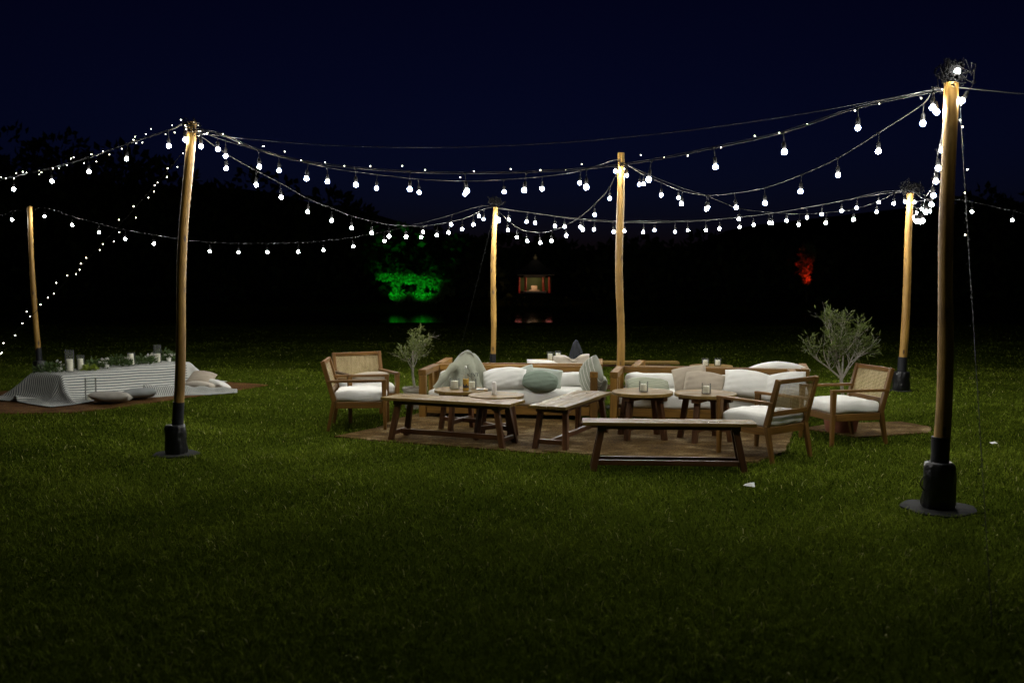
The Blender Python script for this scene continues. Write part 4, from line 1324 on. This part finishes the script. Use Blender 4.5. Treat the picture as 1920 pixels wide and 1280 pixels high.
# ------------------------------------------------------------------ scatter pillows
SEAT = 0.348
pillow('large white pillow slumped beside the grey hooded garment', 0.56, 0.32, 0.22, (-0.09, 11.74, 0.465), (R(-28), R(-4), a1 + R(4)), M['white'], 21, slump=0.4)
pillow('plump sage green pillow in the middle of the left sofa', 0.47, 0.29, 0.21, (0.33, 11.58, 0.455), (R(-34), R(3), a1 - R(4)), M['sage'], 22, pinch=0.32)
pillow('grey green pillow tucked between the white and the sage pillow', 0.36, 0.30, 0.14, (0.13, 11.84, 0.46), (R(-18), R(-22), a1 + R(10)), M['palesage'], 23)
pillow('pale sage pillow leaning behind the sage green pillow', 0.42, 0.32, 0.13, (0.40, 11.86, 0.44), (R(-14), R(4), a1), M['palesage'], 24)
pillow('grey pillow with white lines propped on the right arm of the left sofa', 0.48, 0.46, 0.15, (0.93, 11.66, 0.515), (R(-6), R(-36), a1 - R(52)), M['stripe_pillow'], 25, pinch=0.2)
pillow('second white lined grey pillow squeezed in the arm opening of the left sofa', 0.34, 0.34, 0.13, (1.045, 11.78, 0.36), (R(-10), R(12), a1 - R(70)), M['stripe_pillow'], 26)
pillow('pale striped pillow lying in the left corner of the right sofa', 0.54, 0.38, 0.15, (1.56, 11.32, 0.405), (R(-56), R(2), a2 + R(14)), M['stripe_pillow2'], 27, pinch=0.2)
pillow('tall beige pillow leaning on the back of the right sofa', 0.42, 0.40, 0.16, (2.06, 11.44, 0.475), (R(-22), R(-10), a2), M['beige'], 28)
pillow('beige pillow resting before the tall beige pillow', 0.50, 0.34, 0.18, (2.19, 11.27, 0.455), (R(-26), R(5), a2 - R(5)), M['beige'], 29, pinch=0.16)
pillow('white pillow beside the beige pillows on the right sofa', 0.60, 0.36, 0.22, (2.66, 11.12, 0.47), (R(-28), R(8), a2 - R(3)), M['white'], 30, slump=0.2)
pillow('white pillow at the right end of the right sofa behind the front armchair', 0.52, 0.34, 0.18, (3.02, 10.98, 0.47), (R(-26), R(-10), a2 - R(8)), M['white'], 31, slump=0.1)
pillow('soft white pillow showing over the back rail of the left sofa', 0.5, 0.40, 0.18, (0.42, 12.88, 0.425), (R(16), R(5), a1), M['white'], 32)
pillow('pale pointed pillow showing over the back rail beside the black jacket', 0.50, 0.42, 0.17, (0.78, 12.84, 0.50), (R(16), R(-4), a1), M['cream'], 33, dent=0.7)
pillow('wide white pillow showing over the back rail of the right sofa', 0.80, 0.46, 0.20, (3.25, 12.12, 0.45), (R(20), R(0), a2), M['white'], 34, slump=0.9)

# ------------------------------------------------------------------ draped garments
def drape(name, label, cat, loc, rz, H, rx, ry, mat, seed, nf=7, peak=0.10, lean=(0, 0), skirt=1.0):
    rs = random.Random(seed)
    ph = [rs.uniform(0, 6.28) for _ in range(8)]
    n, m = 72, 28
    V, F = [], []
    for j in range(m + 1):
        k = j / m
        prof = peak + (1 - peak) * (k ** 0.8)
        z = H * (1 - k ** 1.15)
        for i in range(n):
            a = 2 * PI * i / n
            amp = 0.19 * k ** 0.7
            f = 1 + amp * math.sin(nf * a + ph[0] + 1.5 * k) + amp * 0.6 * math.sin((nf * 2 - 3) * a + ph[1] - 2 * k + 0.8 * math.sin(5 * k)) + 0.035 * k * math.sin(23 * a + ph[4] + 3 * k) + 0.025 * math.sin(9 * k + 4 * a + ph[5]) + 0.05 * math.sin(3 * a + ph[2])
            r = prof * f
            V.append((rx * r * math.cos(a) + lean[0] * (1 - k), ry * r * math.sin(a) + lean[1] * (1 - k), z + 0.012 * math.sin(4 * a + ph[3]) * k))
    for j in range(m):
        for i in range(n):
            a = j * n + i; b = j * n + (i + 1) % n
            F.append((a, a + n, b + n, b))
    F.append(tuple(range(n)))
    me = mesh_from(name, V, F, True)
    o = link(name, me, mat, None, loc, (0, 0, rz))
    return tag(o, label, cat)


g = drape('hooded_garment', 'pale grey green hooded garment draped over the left sofa back, dark letters on it', 'garment', (-0.57, 11.86, 0.33), a1, 0.43, 0.30, 0.20, M['throw'], 3, nf=5, peak=0.26, lean=(0.03, 0.06))
# hood rim loop
hp = [(0.03 + 0.085 * math.cos(a), 0.02 - 0.02 * math.sin(a), 0.37 + 0.085 * math.sin(a)) for a in [PI * 1.02 - PI * 1.05 * k / 14 for k in range(15)]]
MB().tube(hp, [0.016 + 0.006 * math.sin(k) for k in range(15)], 8).build('hood', M['throw'], g)
for k, (x0, x1, z0) in enumerate(((-0.09, -0.29, 0.30), (0.10, 0.22, 0.30))):
    sp_ = [Vector((x0, -0.12, z0)).lerp(Vector((x1, -0.24, 0.03)), q / 8) + Vector((0, -0.02 * math.sin(PI * q / 8), 0.02 * math.sin(PI * q / 8))) for q in range(9)]
    MB().tube(sp_, [0.045 + 0.008 * math.sin(q * 1.7 + k) for q in range(9)], 12).build('sleeve', M['throw'], g)
fc_ = bpy.data.curves.new('lettering', 'FONT')
fc_.body = 'KTVT'; fc_.size = 0.058; fc_.extrude = 0.002; fc_.align_x = 'CENTER'
fo = bpy.data.objects.new('lettering', fc_)
dg = bpy.context.evaluated_depsgraph_get()
COL.objects.link(fo)
bpy.context.view_layer.update()
fme = bpy.data.meshes.new_from_object(fo.evaluated_get(bpy.context.evaluated_depsgraph_get()))
bpy.data.objects.remove(fo)
fme.materials.clear()
link('lettering', fme, M['ink'], g, (0.155, -0.262, 0.185), (R(66), 0, R(28)))
drape('jacket', 'black jacket heaped in a peak behind the left sofa next to the rear bench', 'jacket', (0.90, 13.95, 0.33), 0.2, 0.46, 0.16, 0.14, M['black_cloth'], 9, nf=5, peak=0.06, lean=(0.0, 0.0))


# ------------------------------------------------------------------ potted olive trees
def olive_tree(label, loc, pot_mat, pot, stems, crown, nleaf, seed, leaf=(0.055, 0.013), fork=0.0, mat='olive'):
    rs = random.Random(seed); nr = np.random.default_rng(seed)
    t = thing('olive_tree', label, 'olive tree', loc, 0, 'young olive trees in pots')
    r, h = pot
    p = MB().lathe([(r * 0.72, 0), (r * 0.8, 0.01), (r * 0.98, h * 0.85), (r * 1.04, h * 0.86), (r * 1.04, h), (r * 0.94, h), (r * 0.92, h * 0.9), (0.01, h * 0.9)], 28).build('pot', pot_mat, t)
    MB().lathe([(0.001, h * 0.9 + 0.03), (r * 0.5, h * 0.9 + 0.02), (r * 0.9, h * 0.9 + 0.005)][::-1], 20).build('soil', M['soil'], p)
    wood_mb = MB()
    tips = []
    (cx, cy, cz), (ex, ey, ez) = crown

    def grow(p, d, L, rad, depth):
        pts, rads = [p], [rad]
        q = p.copy()
        dd = d.copy()
        n = 5
        for k in range(n):
            dd = (dd + Vector((rs.gauss(0, 0.13), rs.gauss(0, 0.13), rs.gauss(0.03, 0.08)))).normalized()
            q = q + dd * L / n
            pts.append(q.copy()); rads.append(rad * (1 - 0.5 * (k + 1) / n))
        wood_mb.tube(pts, rads, 6 if depth < 2 else 4)
        if depth >= 2:
            tips.extend(zip(pts[1:], [dd] * n))
        if depth < 3:
            kids = 4 if depth == 0 else 4
            for c in range(kids):
                i = rs.randint(2 if depth == 0 else 1, n)
                nd = (dd + Vector((rs.gauss(0, 0.65), rs.gauss(0, 0.65), rs.gauss(0.2, 0.35)))).normalized()
                grow(pts[i], nd, L * rs.uniform(0.5, 0.72), rads[i] * 0.7, depth + 1)

    z0 = h * 0.92
    if fork:
        wood_mb.tube([(0, 0, z0), (0.012, 0, z0 + (fork - z0) * 0.5), (-0.01, 0, fork)], [0.022, 0.019, 0.017], 8)
        z0 = fork - 0.01
    for (sx, dx, dy, L, rd) in stems:
        grow(Vector((sx if not fork else 0, 0, z0)), Vector((dx, dy, 1)).normalized(), L, rd, 0)
    wood_mb.build('trunk', M['bark'], t)
    # leaves along the twigs that lie in the crown's volume
    tp = [(a, b) for a, b in tips if ((a.x - cx) / ex) ** 2 + ((a.y - cy) / ey) ** 2 + ((a.z - cz) / ez) ** 2 < 1.15]
    if not tp:
        tp = tips
    P, D = [], []
    for k in range(nleaf):
        a, b = tp[rs.randrange(len(tp))]
        P.append(a + Vector((rs.gauss(0, 0.016), rs.gauss(0, 0.016), rs.gauss(0, 0.016))))
        D.append(b * 0.9 + Vector((rs.gauss(0, 0.55), rs.gauss(0, 0.55), rs.gauss(0.1, 0.45))))
    V, T, tn = leaves(P, D, leaf[0], leaf[1], nr)
    link('foliage', tri_mesh('foliage', V, T, tn), M[mat], t)
    return t


olive_tree('slender olive tree in a round stone pot beside the left sofa', (-1.235, 12.62, 0), M['pot'], (0.155, 0.27), [(0, -0.20, 0, 0.50, 0.017)], ((-0.17, 0, 0.84), (0.34, 0.32, 0.34)), 900, 4)
olive_tree('bushy olive tree in a terracotta pot behind the sideways armchair', (3.57, 10.72, 0), M['terracotta'], (0.20, 0.24),
           [(0, -0.85, 0.05, 0.40, 0.011), (0, -0.18, 0.1, 0.40, 0.013), (0, 0.42, -0.05, 0.36, 0.011), (0, 0.05, -0.15, 0.44, 0.012), (0, -0.40, -0.25, 0.38, 0.010), (0, 0.95, 0.1, 0.36, 0.008)], ((-0.05, 0, 1.0), (0.46, 0.38, 0.40)), 1400, 12, (0.062, 0.016), 0.58, 'olive_shaded')


# ------------------------------------------------------------------ picnic table with cloth
def sim_cloth(nx, ny, sp, place, box_c, box_ax, box_half, top, steps=260, seed=0, margin=0.008, extra=None):
    """a sheet of nodes falling over a low box, then lying on the ground: position based dynamics"""
    rs = np.random.default_rng(seed)
    P = place(nx, ny, sp)
    Q = P.copy()
    ax, ay = np.array(box_ax), np.array((-box_ax[1], box_ax[0]))
    sh = sp * math.sqrt(2)

    def cons(A, B, L, k):
        d = B - A
        n = np.linalg.norm(d, axis=-1, keepdims=True)
        c = d * (k * 0.5 * (n - L) / np.maximum(n, 1e-9))
        return c

    for s in range(steps):
        V = (P - Q) * 0.965
        V = np.clip(V, -0.02, 0.02)
        Q = P.copy()
        P = P + V
        P[..., 2] -= 0.0011
        for it in range(14):
            for par in (0, 1):
                a = P[par:-1:2]; b = P[par + 1::2][:len(a)]
                c = cons(a, b, sp, 1.0); a += c; b -= c
                a = P[:, par:-1:2]; b = P[:, par + 1::2][:, :a.shape[1]]
                c = cons(a, b, sp, 1.0); a += c; b -= c
            c = cons(P[:-1, :-1], P[1:, 1:], sh, 0.25); P[:-1, :-1] += c; P[1:, 1:] -= c
            c = cons(P[1:, :-1], P[:-1, 1:], sh, 0.25); P[1:, :-1] += c; P[:-1, 1:] -= c
            c = cons(P[:-2], P[2:], 2 * sp, 0.04); P[:-2] += c; P[2:] -= c
            c = cons(P[:, :-2], P[:, 2:], 2 * sp, 0.04); P[:, :-2] += c; P[:, 2:] -= c
            # box
            rel = P[..., :2] - np.array(box_c)
            u = rel @ ax; v = rel @ ay
            du = box_half[0] + margin - abs(u); dv = box_half[1] + margin - abs(v); dz = top + margin - P[..., 2]
            ins = (du > 0) & (dv > 0) & (dz > 0)
            mn = np.minimum(np.minimum(du, dv), dz)
            zc = ins & (dz <= mn + 1e-9)
            P[..., 2] = np.where(zc, top + margin, P[..., 2])
            uc = ins & ~zc & (du <= dv)
            vc = ins & ~zc & ~uc
            su = np.where(u > 0, 1.0, -1.0); sv = np.where(v > 0, 1.0, -1.0)
            P[..., :2] += (np.where(uc, du, 0) * su)[..., None] * ax + (np.where(vc, dv, 0) * sv)[..., None] * ay
            low = P[..., 2] < 0.03
            P[..., 2] = np.where(low, 0.03, P[..., 2])
            Q[..., :2] = np.where(low[..., None], P[..., :2] * 0.7 + Q[..., :2] * 0.3, Q[..., :2])
            Q[..., :2] = np.where(zc[..., None], P[..., :2], Q[..., :2])
    return P


def grid_object(name, P, mat, label, cat, sp):
    nx, ny = P.shape[:2]
    c = P.reshape(-1, 3).mean(0); c[2] = 0
    V = (P - c).reshape(-1, 3)
    F = [(i * ny + j, (i + 1) * ny + j, (i + 1) * ny + j + 1, i * ny + j + 1) for i in range(nx - 1) for j in range(ny - 1)]
    U = [(i * sp, j * sp) for i in range(nx) for j in range(ny)]
    me = mesh_from(name, V, F, True, U)
    o = link(name, me, mat, None, tuple(c))
    sb = o.modifiers.new('smooth', 'SUBSURF'); sb.levels = 1; sb.render_levels = 1
    so = o.modifiers.new('thick', 'SOLIDIFY'); so.thickness = 0.003
    return tag(o, label, cat)


PT_AX = (math.cos(R(63)), math.sin(R(63)))
PT_AY = (-PT_AX[1], PT_AX[0])
PT_C = (-5.80, 14.50); PT_HALF = (1.18, 0.33); PT_TOP = 0.345


def pt(u, v):
    return (PT_C[0] + PT_AX[0] * u + PT_AY[0] * v, PT_C[1] + PT_AX[1] * u + PT_AY[1] * v)


def picnic():
    t = thing('picnic_table', 'low picnic table hidden under the striped cloth', 'table', (PT_C[0], PT_C[1], 0), R(63))
    for k in range(4):
        beam('plank', (-1.17, -0.24 + 0.16 * k, 0.33), (1.17, -0.24 + 0.16 * k, 0.33), 0.155, 0.025, M['darkwood'], t)
    for sx in (-1, 1):
        for sy in (-1, 1):
            beam('leg', (sx * 1.05, sy * 0.25, 0.317), (sx * 1.05, sy * 0.25, 0), 0.05, 0.05, M['darkwood'], t, up=(0, 1, 0))
    sp = 0.042

    def place(u0, u1, v0, v1, z, rot=0.0):
        def f(nx, ny, sp_):
            U = u0 + np.arange(nx) * sp_ * 0.93; Vv = v0 + np.arange(ny) * sp_ * 0.97
            uu, vv = np.meshgrid(U, Vv, indexing='ij')
            c, s = math.cos(rot), math.sin(rot)
            um, vm = uu.mean(), vv.mean()
            uu, vv = um + (uu - um) * c - (vv - vm) * s, vm + (uu - um) * s + (vv - vm) * c
            P = np.zeros((nx, ny, 3))
            P[..., 0] = PT_C[0] + PT_AX[0] * uu + PT_AY[0] * vv
            P[..., 1] = PT_C[1] + PT_AX[1] * uu + PT_AY[1] * vv
            P[..., 2] = z + 0.01 * np.sin(uu * 9 + 2 * np.sin(vv * 5)) + 0.008 * np.sin(vv * 13 + uu * 4)
            return P
        return f

    # plain cloth on the far end, striped cloth over the rest
    P = sim_cloth(int(1.65 / sp), int(1.40 / sp), sp, place(0.12, 0, -0.72, 0, 0.38, 0.04), PT_C, PT_AX, PT_HALF, PT_TOP, 200, 1, margin=0.006)
    grid_object('plain_cloth', P, M['clothplain'], 'plain pale cloth over the far end of the picnic table', 'tablecloth', sp)
    P = sim_cloth(int(2.95 / sp), int(1.75 / sp), sp, place(-1.68, 0, -0.98, 0, 0.40, -0.05), PT_C, PT_AX, PT_HALF, PT_TOP, 260, 2, margin=0.014)
    grid_object('striped_tablecloth', P, M['tablecloth'], 'grey and white striped cloth draped over the low picnic table to the ground', 'tablecloth', sp)


picnic()


def hurricane(label, loc, r, h, cr, ch, tilt=0.0):
    t = thing('hurricane_candle', label, 'candle', loc, 0, 'pillar candles in glass cylinders')
    MB().lathe([(r, 0), (r, h), (r - 0.003, h), (r - 0.003, 0.006), (0.002, 0.005)], 22).build('glass', M['glass'], t)
    MB().lathe([(cr, 0.007), (cr, ch), (cr * 0.92, ch + 0.003), (cr * 0.3, ch - 0.003)], 18).build('wax', M['wax'], t, rot=(0, tilt, 0))
    return t


TZ = PT_TOP + 0.017


def on_table(u, v):
    x, y = pt(u, v)
    return (x, y, TZ)


hurricane('tall pillar candle in a glass cylinder at the near end of the picnic table', on_table(-0.80, -0.02), 0.062, 0.30, 0.046, 0.165)
hurricane('second candle close behind the tall glass cylinder near the table end', on_table(-0.58, 0.03), 0.055, 0.21, 0.036, 0.155)
hurricane('leaning pillar candle in a short glass in the middle of the picnic table', on_table(0.28, -0.02), 0.055, 0.19, 0.042, 0.165, -0.09)
hurricane('pillar candle in a tall glass cylinder at the far end of the picnic table', on_table(0.80, 0.0), 0.057, 0.27, 0.048, 0.13)
hurricane('glass cylinder with a short candle standing on the rug before the striped cloth', (-5.66, 13.30, 0.02), 0.075, 0.30, 0.042, 0.07)


def sprig(label, loc, n, size, seed, mat='herb', cat='greenery', name='greenery'):
    nr = np.random.default_rng(seed)
    a = nr.uniform(0, 2 * PI, n); rr = nr.uniform(0, 1, n) ** 0.6
    P = np.stack([np.cos(a) * rr * size[0], np.sin(a) * rr * size[1], nr.uniform(0.0, 1, n) ** 1.2 * size[2] * (1 - 0.5 * rr)], 1)
    D = np.stack([np.cos(a), np.sin(a), nr.uniform(0.1, 1.4, n)], 1) + nr.normal(0, 0.5, (n, 3))
    V, T, tn = leaves(P, D, 0.06, 0.02, nr)
    t = thing(name, label, cat, loc)
    link('foliage', tri_mesh('foliage', V, T, tn), M[mat], t)
    st = MB()
    for k in range(7):
        i = nr.integers(0, n)
        st.tube([(0, 0, 0.0), tuple(P[i] * 0.5 + np.array([0, 0, 0.01])), tuple(P[i])], 0.0025, 4)
    st.build('stems', M['herb'], t)
    return t


sprig('feathery green sprigs at the near end of the table runner', on_table(-1.0, 0.14), 260, (0.2, 0.14, 0.13), 1)
sprig('lime green sprig beside the tall glass cylinder', on_table(-0.56, -0.14), 120, (0.09, 0.07, 0.07), 2, 'limeleaf')
sprig('green sprigs between the flower cup and the tall glass cylinder', on_table(-0.3, 0.06), 280, (0.22, 0.12, 0.13), 3)
sprig('green sprigs in the middle of the table runner', on_table(0.1, 0.05), 300, (0.2, 0.12, 0.16), 4)
sprig('green sprigs right of the leaning candle', on_table(0.50, -0.02), 280, (0.2, 0.12, 0.14), 5)
sprig('tall green sprigs at the far end of the table runner', on_table(1.02, 0.1), 340, (0.2, 0.14, 0.19), 6)


def flower_cup(label, loc, seed, blooms=9, r=0.035, h=0.055, cup=True):
    nr = np.random.default_rng(seed)
    t = thing('flower_cup', label, 'flowers', loc, 0, 'small cups of white flowers')
    if cup:
        MB().lathe([(r * 0.8, 0), (r, h), (r * 0.93, h), (r * 0.7, 0.01)], 16).build('cup', M['ceramic'], t)
    st = MB()
    for k in range(blooms):
        p = np.array([nr.normal(0, 0.045), nr.normal(0, 0.03), h + nr.uniform(0.01, 0.085)])
        st.tube([(0, 0, h * 0.5), tuple(p * np.array([0.5, 0.5, 0.8])), tuple(p)], 0.0018, 4)
        D = nr.normal(size=(14, 3)); D /= np.linalg.norm(D, axis=1, keepdims=True)
        V, T, tn = leaves(np.tile(p, (14, 1)) + D * 0.004, D, 0.020, 0.014, nr)
        link('bloom', tri_mesh('bloom', V, T, tn), M['petal'], t)
    st.build('stems', M['herb'], t)
    return t


flower_cup('white bloom in a white cup left of the tall glass cylinder', on_table(-0.88, 0.09), 1, 5, 0.045, 0.065)
flower_cup('cup of white flowers between the tall glass cylinder and the leaning candle', on_table(-0.22, -0.08), 2)
flower_cup('loose white flowers just left of the leaning candle', on_table(0.16, 0.0), 3, 8, cup=False)
flower_cup('loose white flowers between the leaning candle and the far glass cylinder', on_table(0.60, -0.06), 4, 10, cup=False)
flower_cup('cup of white flowers at the far end of the runner', on_table(0.98, -0.05), 5, 6, 0.038, 0.06)
flower_cup('big white bloom resting against the far glass cylinder', on_table(0.72, -0.04), 6, 4, cup=False)

pillow('large grey floor cushion in front of the striped cloth', 0.54, 0.48, 0.15, (-5.28, 13.02, 0.10), (R(80), R(3), R(12)), M['greyfab'], 51, name='floor_cushion')
pillow('darker grey floor cushion behind the large grey one', 0.48, 0.44, 0.14, (-5.05, 13.42, 0.10), (R(80), R(-3), R(20)), M['darkgrey'], 52, name='floor_cushion')
pillow('beige cushion leaning on the far end of the picnic table', 0.42, 0.34, 0.13, (-4.60, 14.66, 0.165), (R(-56), R(6), R(-14)), M['beige'], 53, name='floor_cushion')
pillow('cream cushion lying under the leaning beige cushion', 0.44, 0.36, 0.12, (-4.55, 14.48, 0.085), (R(76), 0, R(-10)), M['cream'], 54, name='floor_cushion')
pillow('white cushion corner beyond the beige cushions on the rug', 0.34, 0.32, 0.12, (-4.36, 14.66, 0.09), (R(72), R(10), R(-25)), M['white'], 55, name='floor_cushion')

# the striped cloth's loose end, rucked up on the grass
def cloth_end():
    n, m = 60, 16
    V, F, U = [], [], []
    p0, p1 = Vector((-5.12, 13.75, 0)), Vector((-3.98, 14.30, 0))
    d = (p1 - p0).normalized(); nn = Vector((-d.y, d.x, 0))
    for i in range(n + 1):
        u = i / n
        w = 0.34 * (1 - u ** 3 * 0.75)
        c = p0.lerp(p1, u) + nn * (0.05 * math.sin(u * 5))
        for j in range(m + 1):
            v = j / m - 0.5
            h = 0.045 + (0.10 * (1 - u) + 0.04) * max(0, math.cos(v * 2 * PI * 1.0 + 0.8 * math.sin(u * 7))) + 0.012 * math.sin(u * 31 + 6 * v) * (1 - abs(2 * v))
            h *= 1 - 0.45 * abs(2 * v) ** 4
            q = c + nn * (v * w * (1 + 0.1 * math.sin(u * 13 + j)))
            V.append((q.x - p0.x, q.y - p0.y, h - 0.012)); U.append((v * 0.9, u * 1.9 + v * 0.25))
    for i in range(n):
        for j in range(m):
            a = i * (m + 1) + j
            F.append((a, a + m + 1, a + m + 2, a + 1))
    o = link('striped_cloth', mesh_from('striped_cloth', V, F, True, U), M['tablecloth'], None, p0)
    so = o.modifiers.new('thick', 'SOLIDIFY'); so.thickness = 0.004
    tag(o, 'striped cloth end rucked up on the grass behind the leaning pole', 'cloth')


cloth_end()


# ------------------------------------------------------------------ lit things beyond the lake
def spot(name, loc, target, energy, color, angle, blend=0.4, size=0.05, parent=None):
    d = bpy.data.lights.new(name, 'SPOT')
    d.energy = energy; d.color = color; d.spot_size = angle; d.spot_blend = blend; d.shadow_soft_size = size
    o = bpy.data.objects.new(name, d)
    COL.objects.link(o)
    o.location = loc
    o.rotation_euler = (Vector(target) - Vector(loc)).to_track_quat('-Z', 'Y').to_euler()
    return o


def floodlight(label, loc, target):
    t = thing('floodlight', label, 'floodlight', loc, 0, 'ground floodlights by the lake')
    MB().box((0, 0, 0.11), (0.16, 0.08, 0.1)).build('lamp_head', M['socket'], t, smooth=False)
    MB().box((0, 0, 0.03), (0.04, 0.04, 0.06)).build('stake', M['socket'], t, smooth=False)


def clump_plant(name, label, cat, loc, blobs, n, leaf, seed, trunk_lines, mat='litleaf', group=None):
    nr = np.random.default_rng(seed)
    t = thing(name, label, cat, loc, 0, group)
    blobs = np.array(blobs, float)
    vol = blobs[:, 3] * blobs[:, 4]
    w = nr.choice(len(blobs), n, p=vol / vol.sum())
    d = nr.normal(size=(n, 3)); d /= np.linalg.norm(d, axis=1, keepdims=True)
    rad = nr.uniform(0.2, 1, n) ** 0.45
    P = blobs[w, :3] + d * rad[:, None] * np.stack([blobs[w, 3], blobs[w, 3] * 0.8, blobs[w, 4]], 1)
    P[:, 2] = np.maximum(P[:, 2], 0.02)
    V, T, tn = leaves(P, d + nr.normal(0, 0.6, (n, 3)), leaf[0], leaf[1], nr)
    link('crown', tri_mesh('crown', V, T, tn), M[mat], t)
    mb = MB()
    for pts, r in trunk_lines:
        mb.tube(pts, [r * (1 - 0.4 * k / len(pts)) for k in range(len(pts))], 7)
    mb.build('trunk', M['darkbark'], t)
    return t


# green lit tree at the water's edge: flat wide canopy on two stems over low bushes
gx, gy = -5.75, 57.6
clump_plant('spreading_tree', 'spreading waterside tree lit bright green across the lake', 'tree', (gx, gy, -0.05),
            [(-1.55, 0, 1.62, 0.55, 0.16), (-0.75, 0, 1.55, 0.6, 0.26), (0.0, 0.1, 1.5, 0.6, 0.26), (0.7, 0, 1.42, 0.55, 0.26), (1.3, 0, 1.22, 0.45, 0.3), (1.75, 0, 0.95, 0.3, 0.35),
             (-0.95, 0, 1.1, 0.22, 0.45), (0.5, 0, 0.98, 0.2, 0.42), (-0.8, -0.1, 0.52, 0.5, 0.3), (0.1, -0.1, 0.48, 0.55, 0.26), (0.9, -0.1, 0.42, 0.5, 0.26), (1.45, 0, 0.4, 0.3, 0.26), (2.2, 0, 0.75, 0.25, 0.15)],
            3600, (0.15, 0.09), 5, [([(-0.95, 0.1, 0), (-0.9, 0.1, 0.7), (-0.8, 0.1, 1.5)], 0.08), ([(0.5, 0.1, 0), (0.45, 0.1, 0.7), (0.6, 0.1, 1.4)], 0.07)])
for lx, en in ((-1.25, 580), (0.75, 540)):
    spot('green_floodlight', (gx + lx, gy - 2.3, 0.15), (gx + lx * 0.8, gy, 1.35), en, (0.01, 1.0, 0.06), R(56), 0.7)
# red lit tree
rx_, ry_ = 17.75, 60.0
clump_plant('columnar_tree', 'narrow leaning tree lit red on the far bank', 'tree', (rx_, ry_, 0.05),
            [(0.0, 0, 1.2, 0.13, 0.25), (-0.06, 0, 1.5, 0.17, 0.3), (-0.16, 0, 1.85, 0.24, 0.35), (-0.38, 0, 2.3, 0.26, 0.2), (0.05, 0, 2.1, 0.2, 0.4), (0.0, 0, 2.9, 0.5, 0.6)], 1500, (0.15, 0.08), 9,
            [([(0.02, 0.15, 0), (0, 0.15, 0.8), (-0.05, 0.1, 1.8)], 0.05)])
spot('red_floodlight', (rx_ + 0.10, ry_ - 0.75, 0.75), (rx_ - 0.14, ry_ + 0.05, 1.95), 650, (1.0, 0.02, 0.01), R(50), 0.9)


def pavilion():
    px, py = 1.40, 60.0
    t = thing('pavilion', 'small red columned pavilion with a lit altar across the lake', 'pavilion', (px, py, 0.5))
    t.scale = (0.68, 0.68, 0.68)
    z0 = 0.16
    MB().box((0, 0, -0.31), (3.0, 2.6, 0.96)).build('platform', M['rooftile'], t, smooth=False)
    MB().box((-0.05, -0.9, z0 + 0.10), (2.0, 0.7, 0.16)).build('step', M['stone'], t, smooth=False)
    for x in (-1.42, -0.85, 0.72, 1.25):
        y = -0.9 if abs(x) < 1 else -0.6
        MB().tube([(x, y, z0), (x, y, 1.55)], 0.07, 10).build('column', M['redwood'], t)
        MB().tube([(x, 1.0, z0), (x, 1.0, 1.55)], 0.07, 10).build('column', M['redwood'], t)
    MB().box((-0.06, -0.92, 1.62), (1.9, 0.16, 0.16)).build('lintel', M['palewood'], t, smooth=False)
    MB().box((0, 0.1, 1.74), (3.3, 2.3, 0.07)).build('ceiling', M['palewood'], t, smooth=False)
    # tiered roof with hipped slopes
    V = []
    F = []
    for (hx, hy, z) in ((2.1, 1.6, 1.7), (1.9, 1.45, 1.95), (1.0, 0.8, 2.35), (0.85, 0.7, 2.4), (0.25, 0.2, 3.0)):
        V += [(-hx, -hy, z), (hx, -hy, z), (hx, hy, z), (-hx, hy, z)]
    for j in range(4):
        for k in range(4):
            a = j * 4 + k; b = j * 4 + (k + 1) % 4
            F.append((a, b, b + 4, a + 4))
    F += [(3, 2, 1, 0), (16, 17, 18, 19)]
    V = [(x, y + 0.1, z + 0.08) for x, y, z in V]
    rf = link('roof', mesh_from('roof', V, F), M['rooftile'], t)
    MB().lathe([(0.06, 3.05), (0.17, 3.2), (0.19, 3.32), (0.08, 3.42), (0.02, 3.6)], 12, (0, 0.1, 0)).build('finial', M['gold'], rf)
    al = MB().box((-0.1, -0.1, 0.55), (0.5, 0.45, 0.5)).build('altar', M['stone'], t, smooth=False)
    MB().box((-0.1, -0.1, 0.35), (0.9, 0.6, 0.16)).build('altar_step', M['stone'], al, smooth=False)
    MB().box((0, 1.12, 0.9), (2.9, 0.05, 1.2)).build('rear_panel', M['litleaf'], t, smooth=False)
    for (lx, ly, lz, e, c) in ((-0.1, -0.6, 1.35, 13.0, (1, 0.56, 0.26)), (0.0, 0.5, 1.5, 1.2, (0.9, 0.8, 0.4)), (-0.5, -0.7, 1.0, 6.0, (1, 0.62, 0.36)), (-1.5, -1.0, 0.45, 1.2, (1, 0.25, 0.2)), (1.15, -1.1, 0.5, 1.1, (1, 0.25, 0.2)), (0.0, -0.7, 3.35, 0.9, (1, 0.9, 0.7))):
        d = bpy.data.lights.new('pavilion_lamp', 'POINT'); d.energy = e; d.color = c; d.shadow_soft_size = 0.2
        o = bpy.data.objects.new('pavilion_lamp', d); COL.objects.link(o)
        o.location = (px + lx * 0.68, py + ly * 0.68, 0.5 + lz * 0.68)


pavilion()
clump_plant('reflection_screen_shrub', 'low dark bushes added on the bank to block the lit pavilion from reflecting', 'shrub', (1.5, 57.3, -0.1),  # bushes added to block the pavilion's reflection in the lake
            [(x * 0.45 - 1.6, 0.1 * math.sin(x * 2.0), 0.2, 0.34, 0.36 + 0.08 * math.sin(x * 1.7)) for x in range(8)], 1800, (0.14, 0.09), 31,
            [([(x * 0.8 - 1.2, 0, 0), (x * 0.8 - 1.15, 0, 0.45)], 0.02) for x in range(4)], mat='forest')
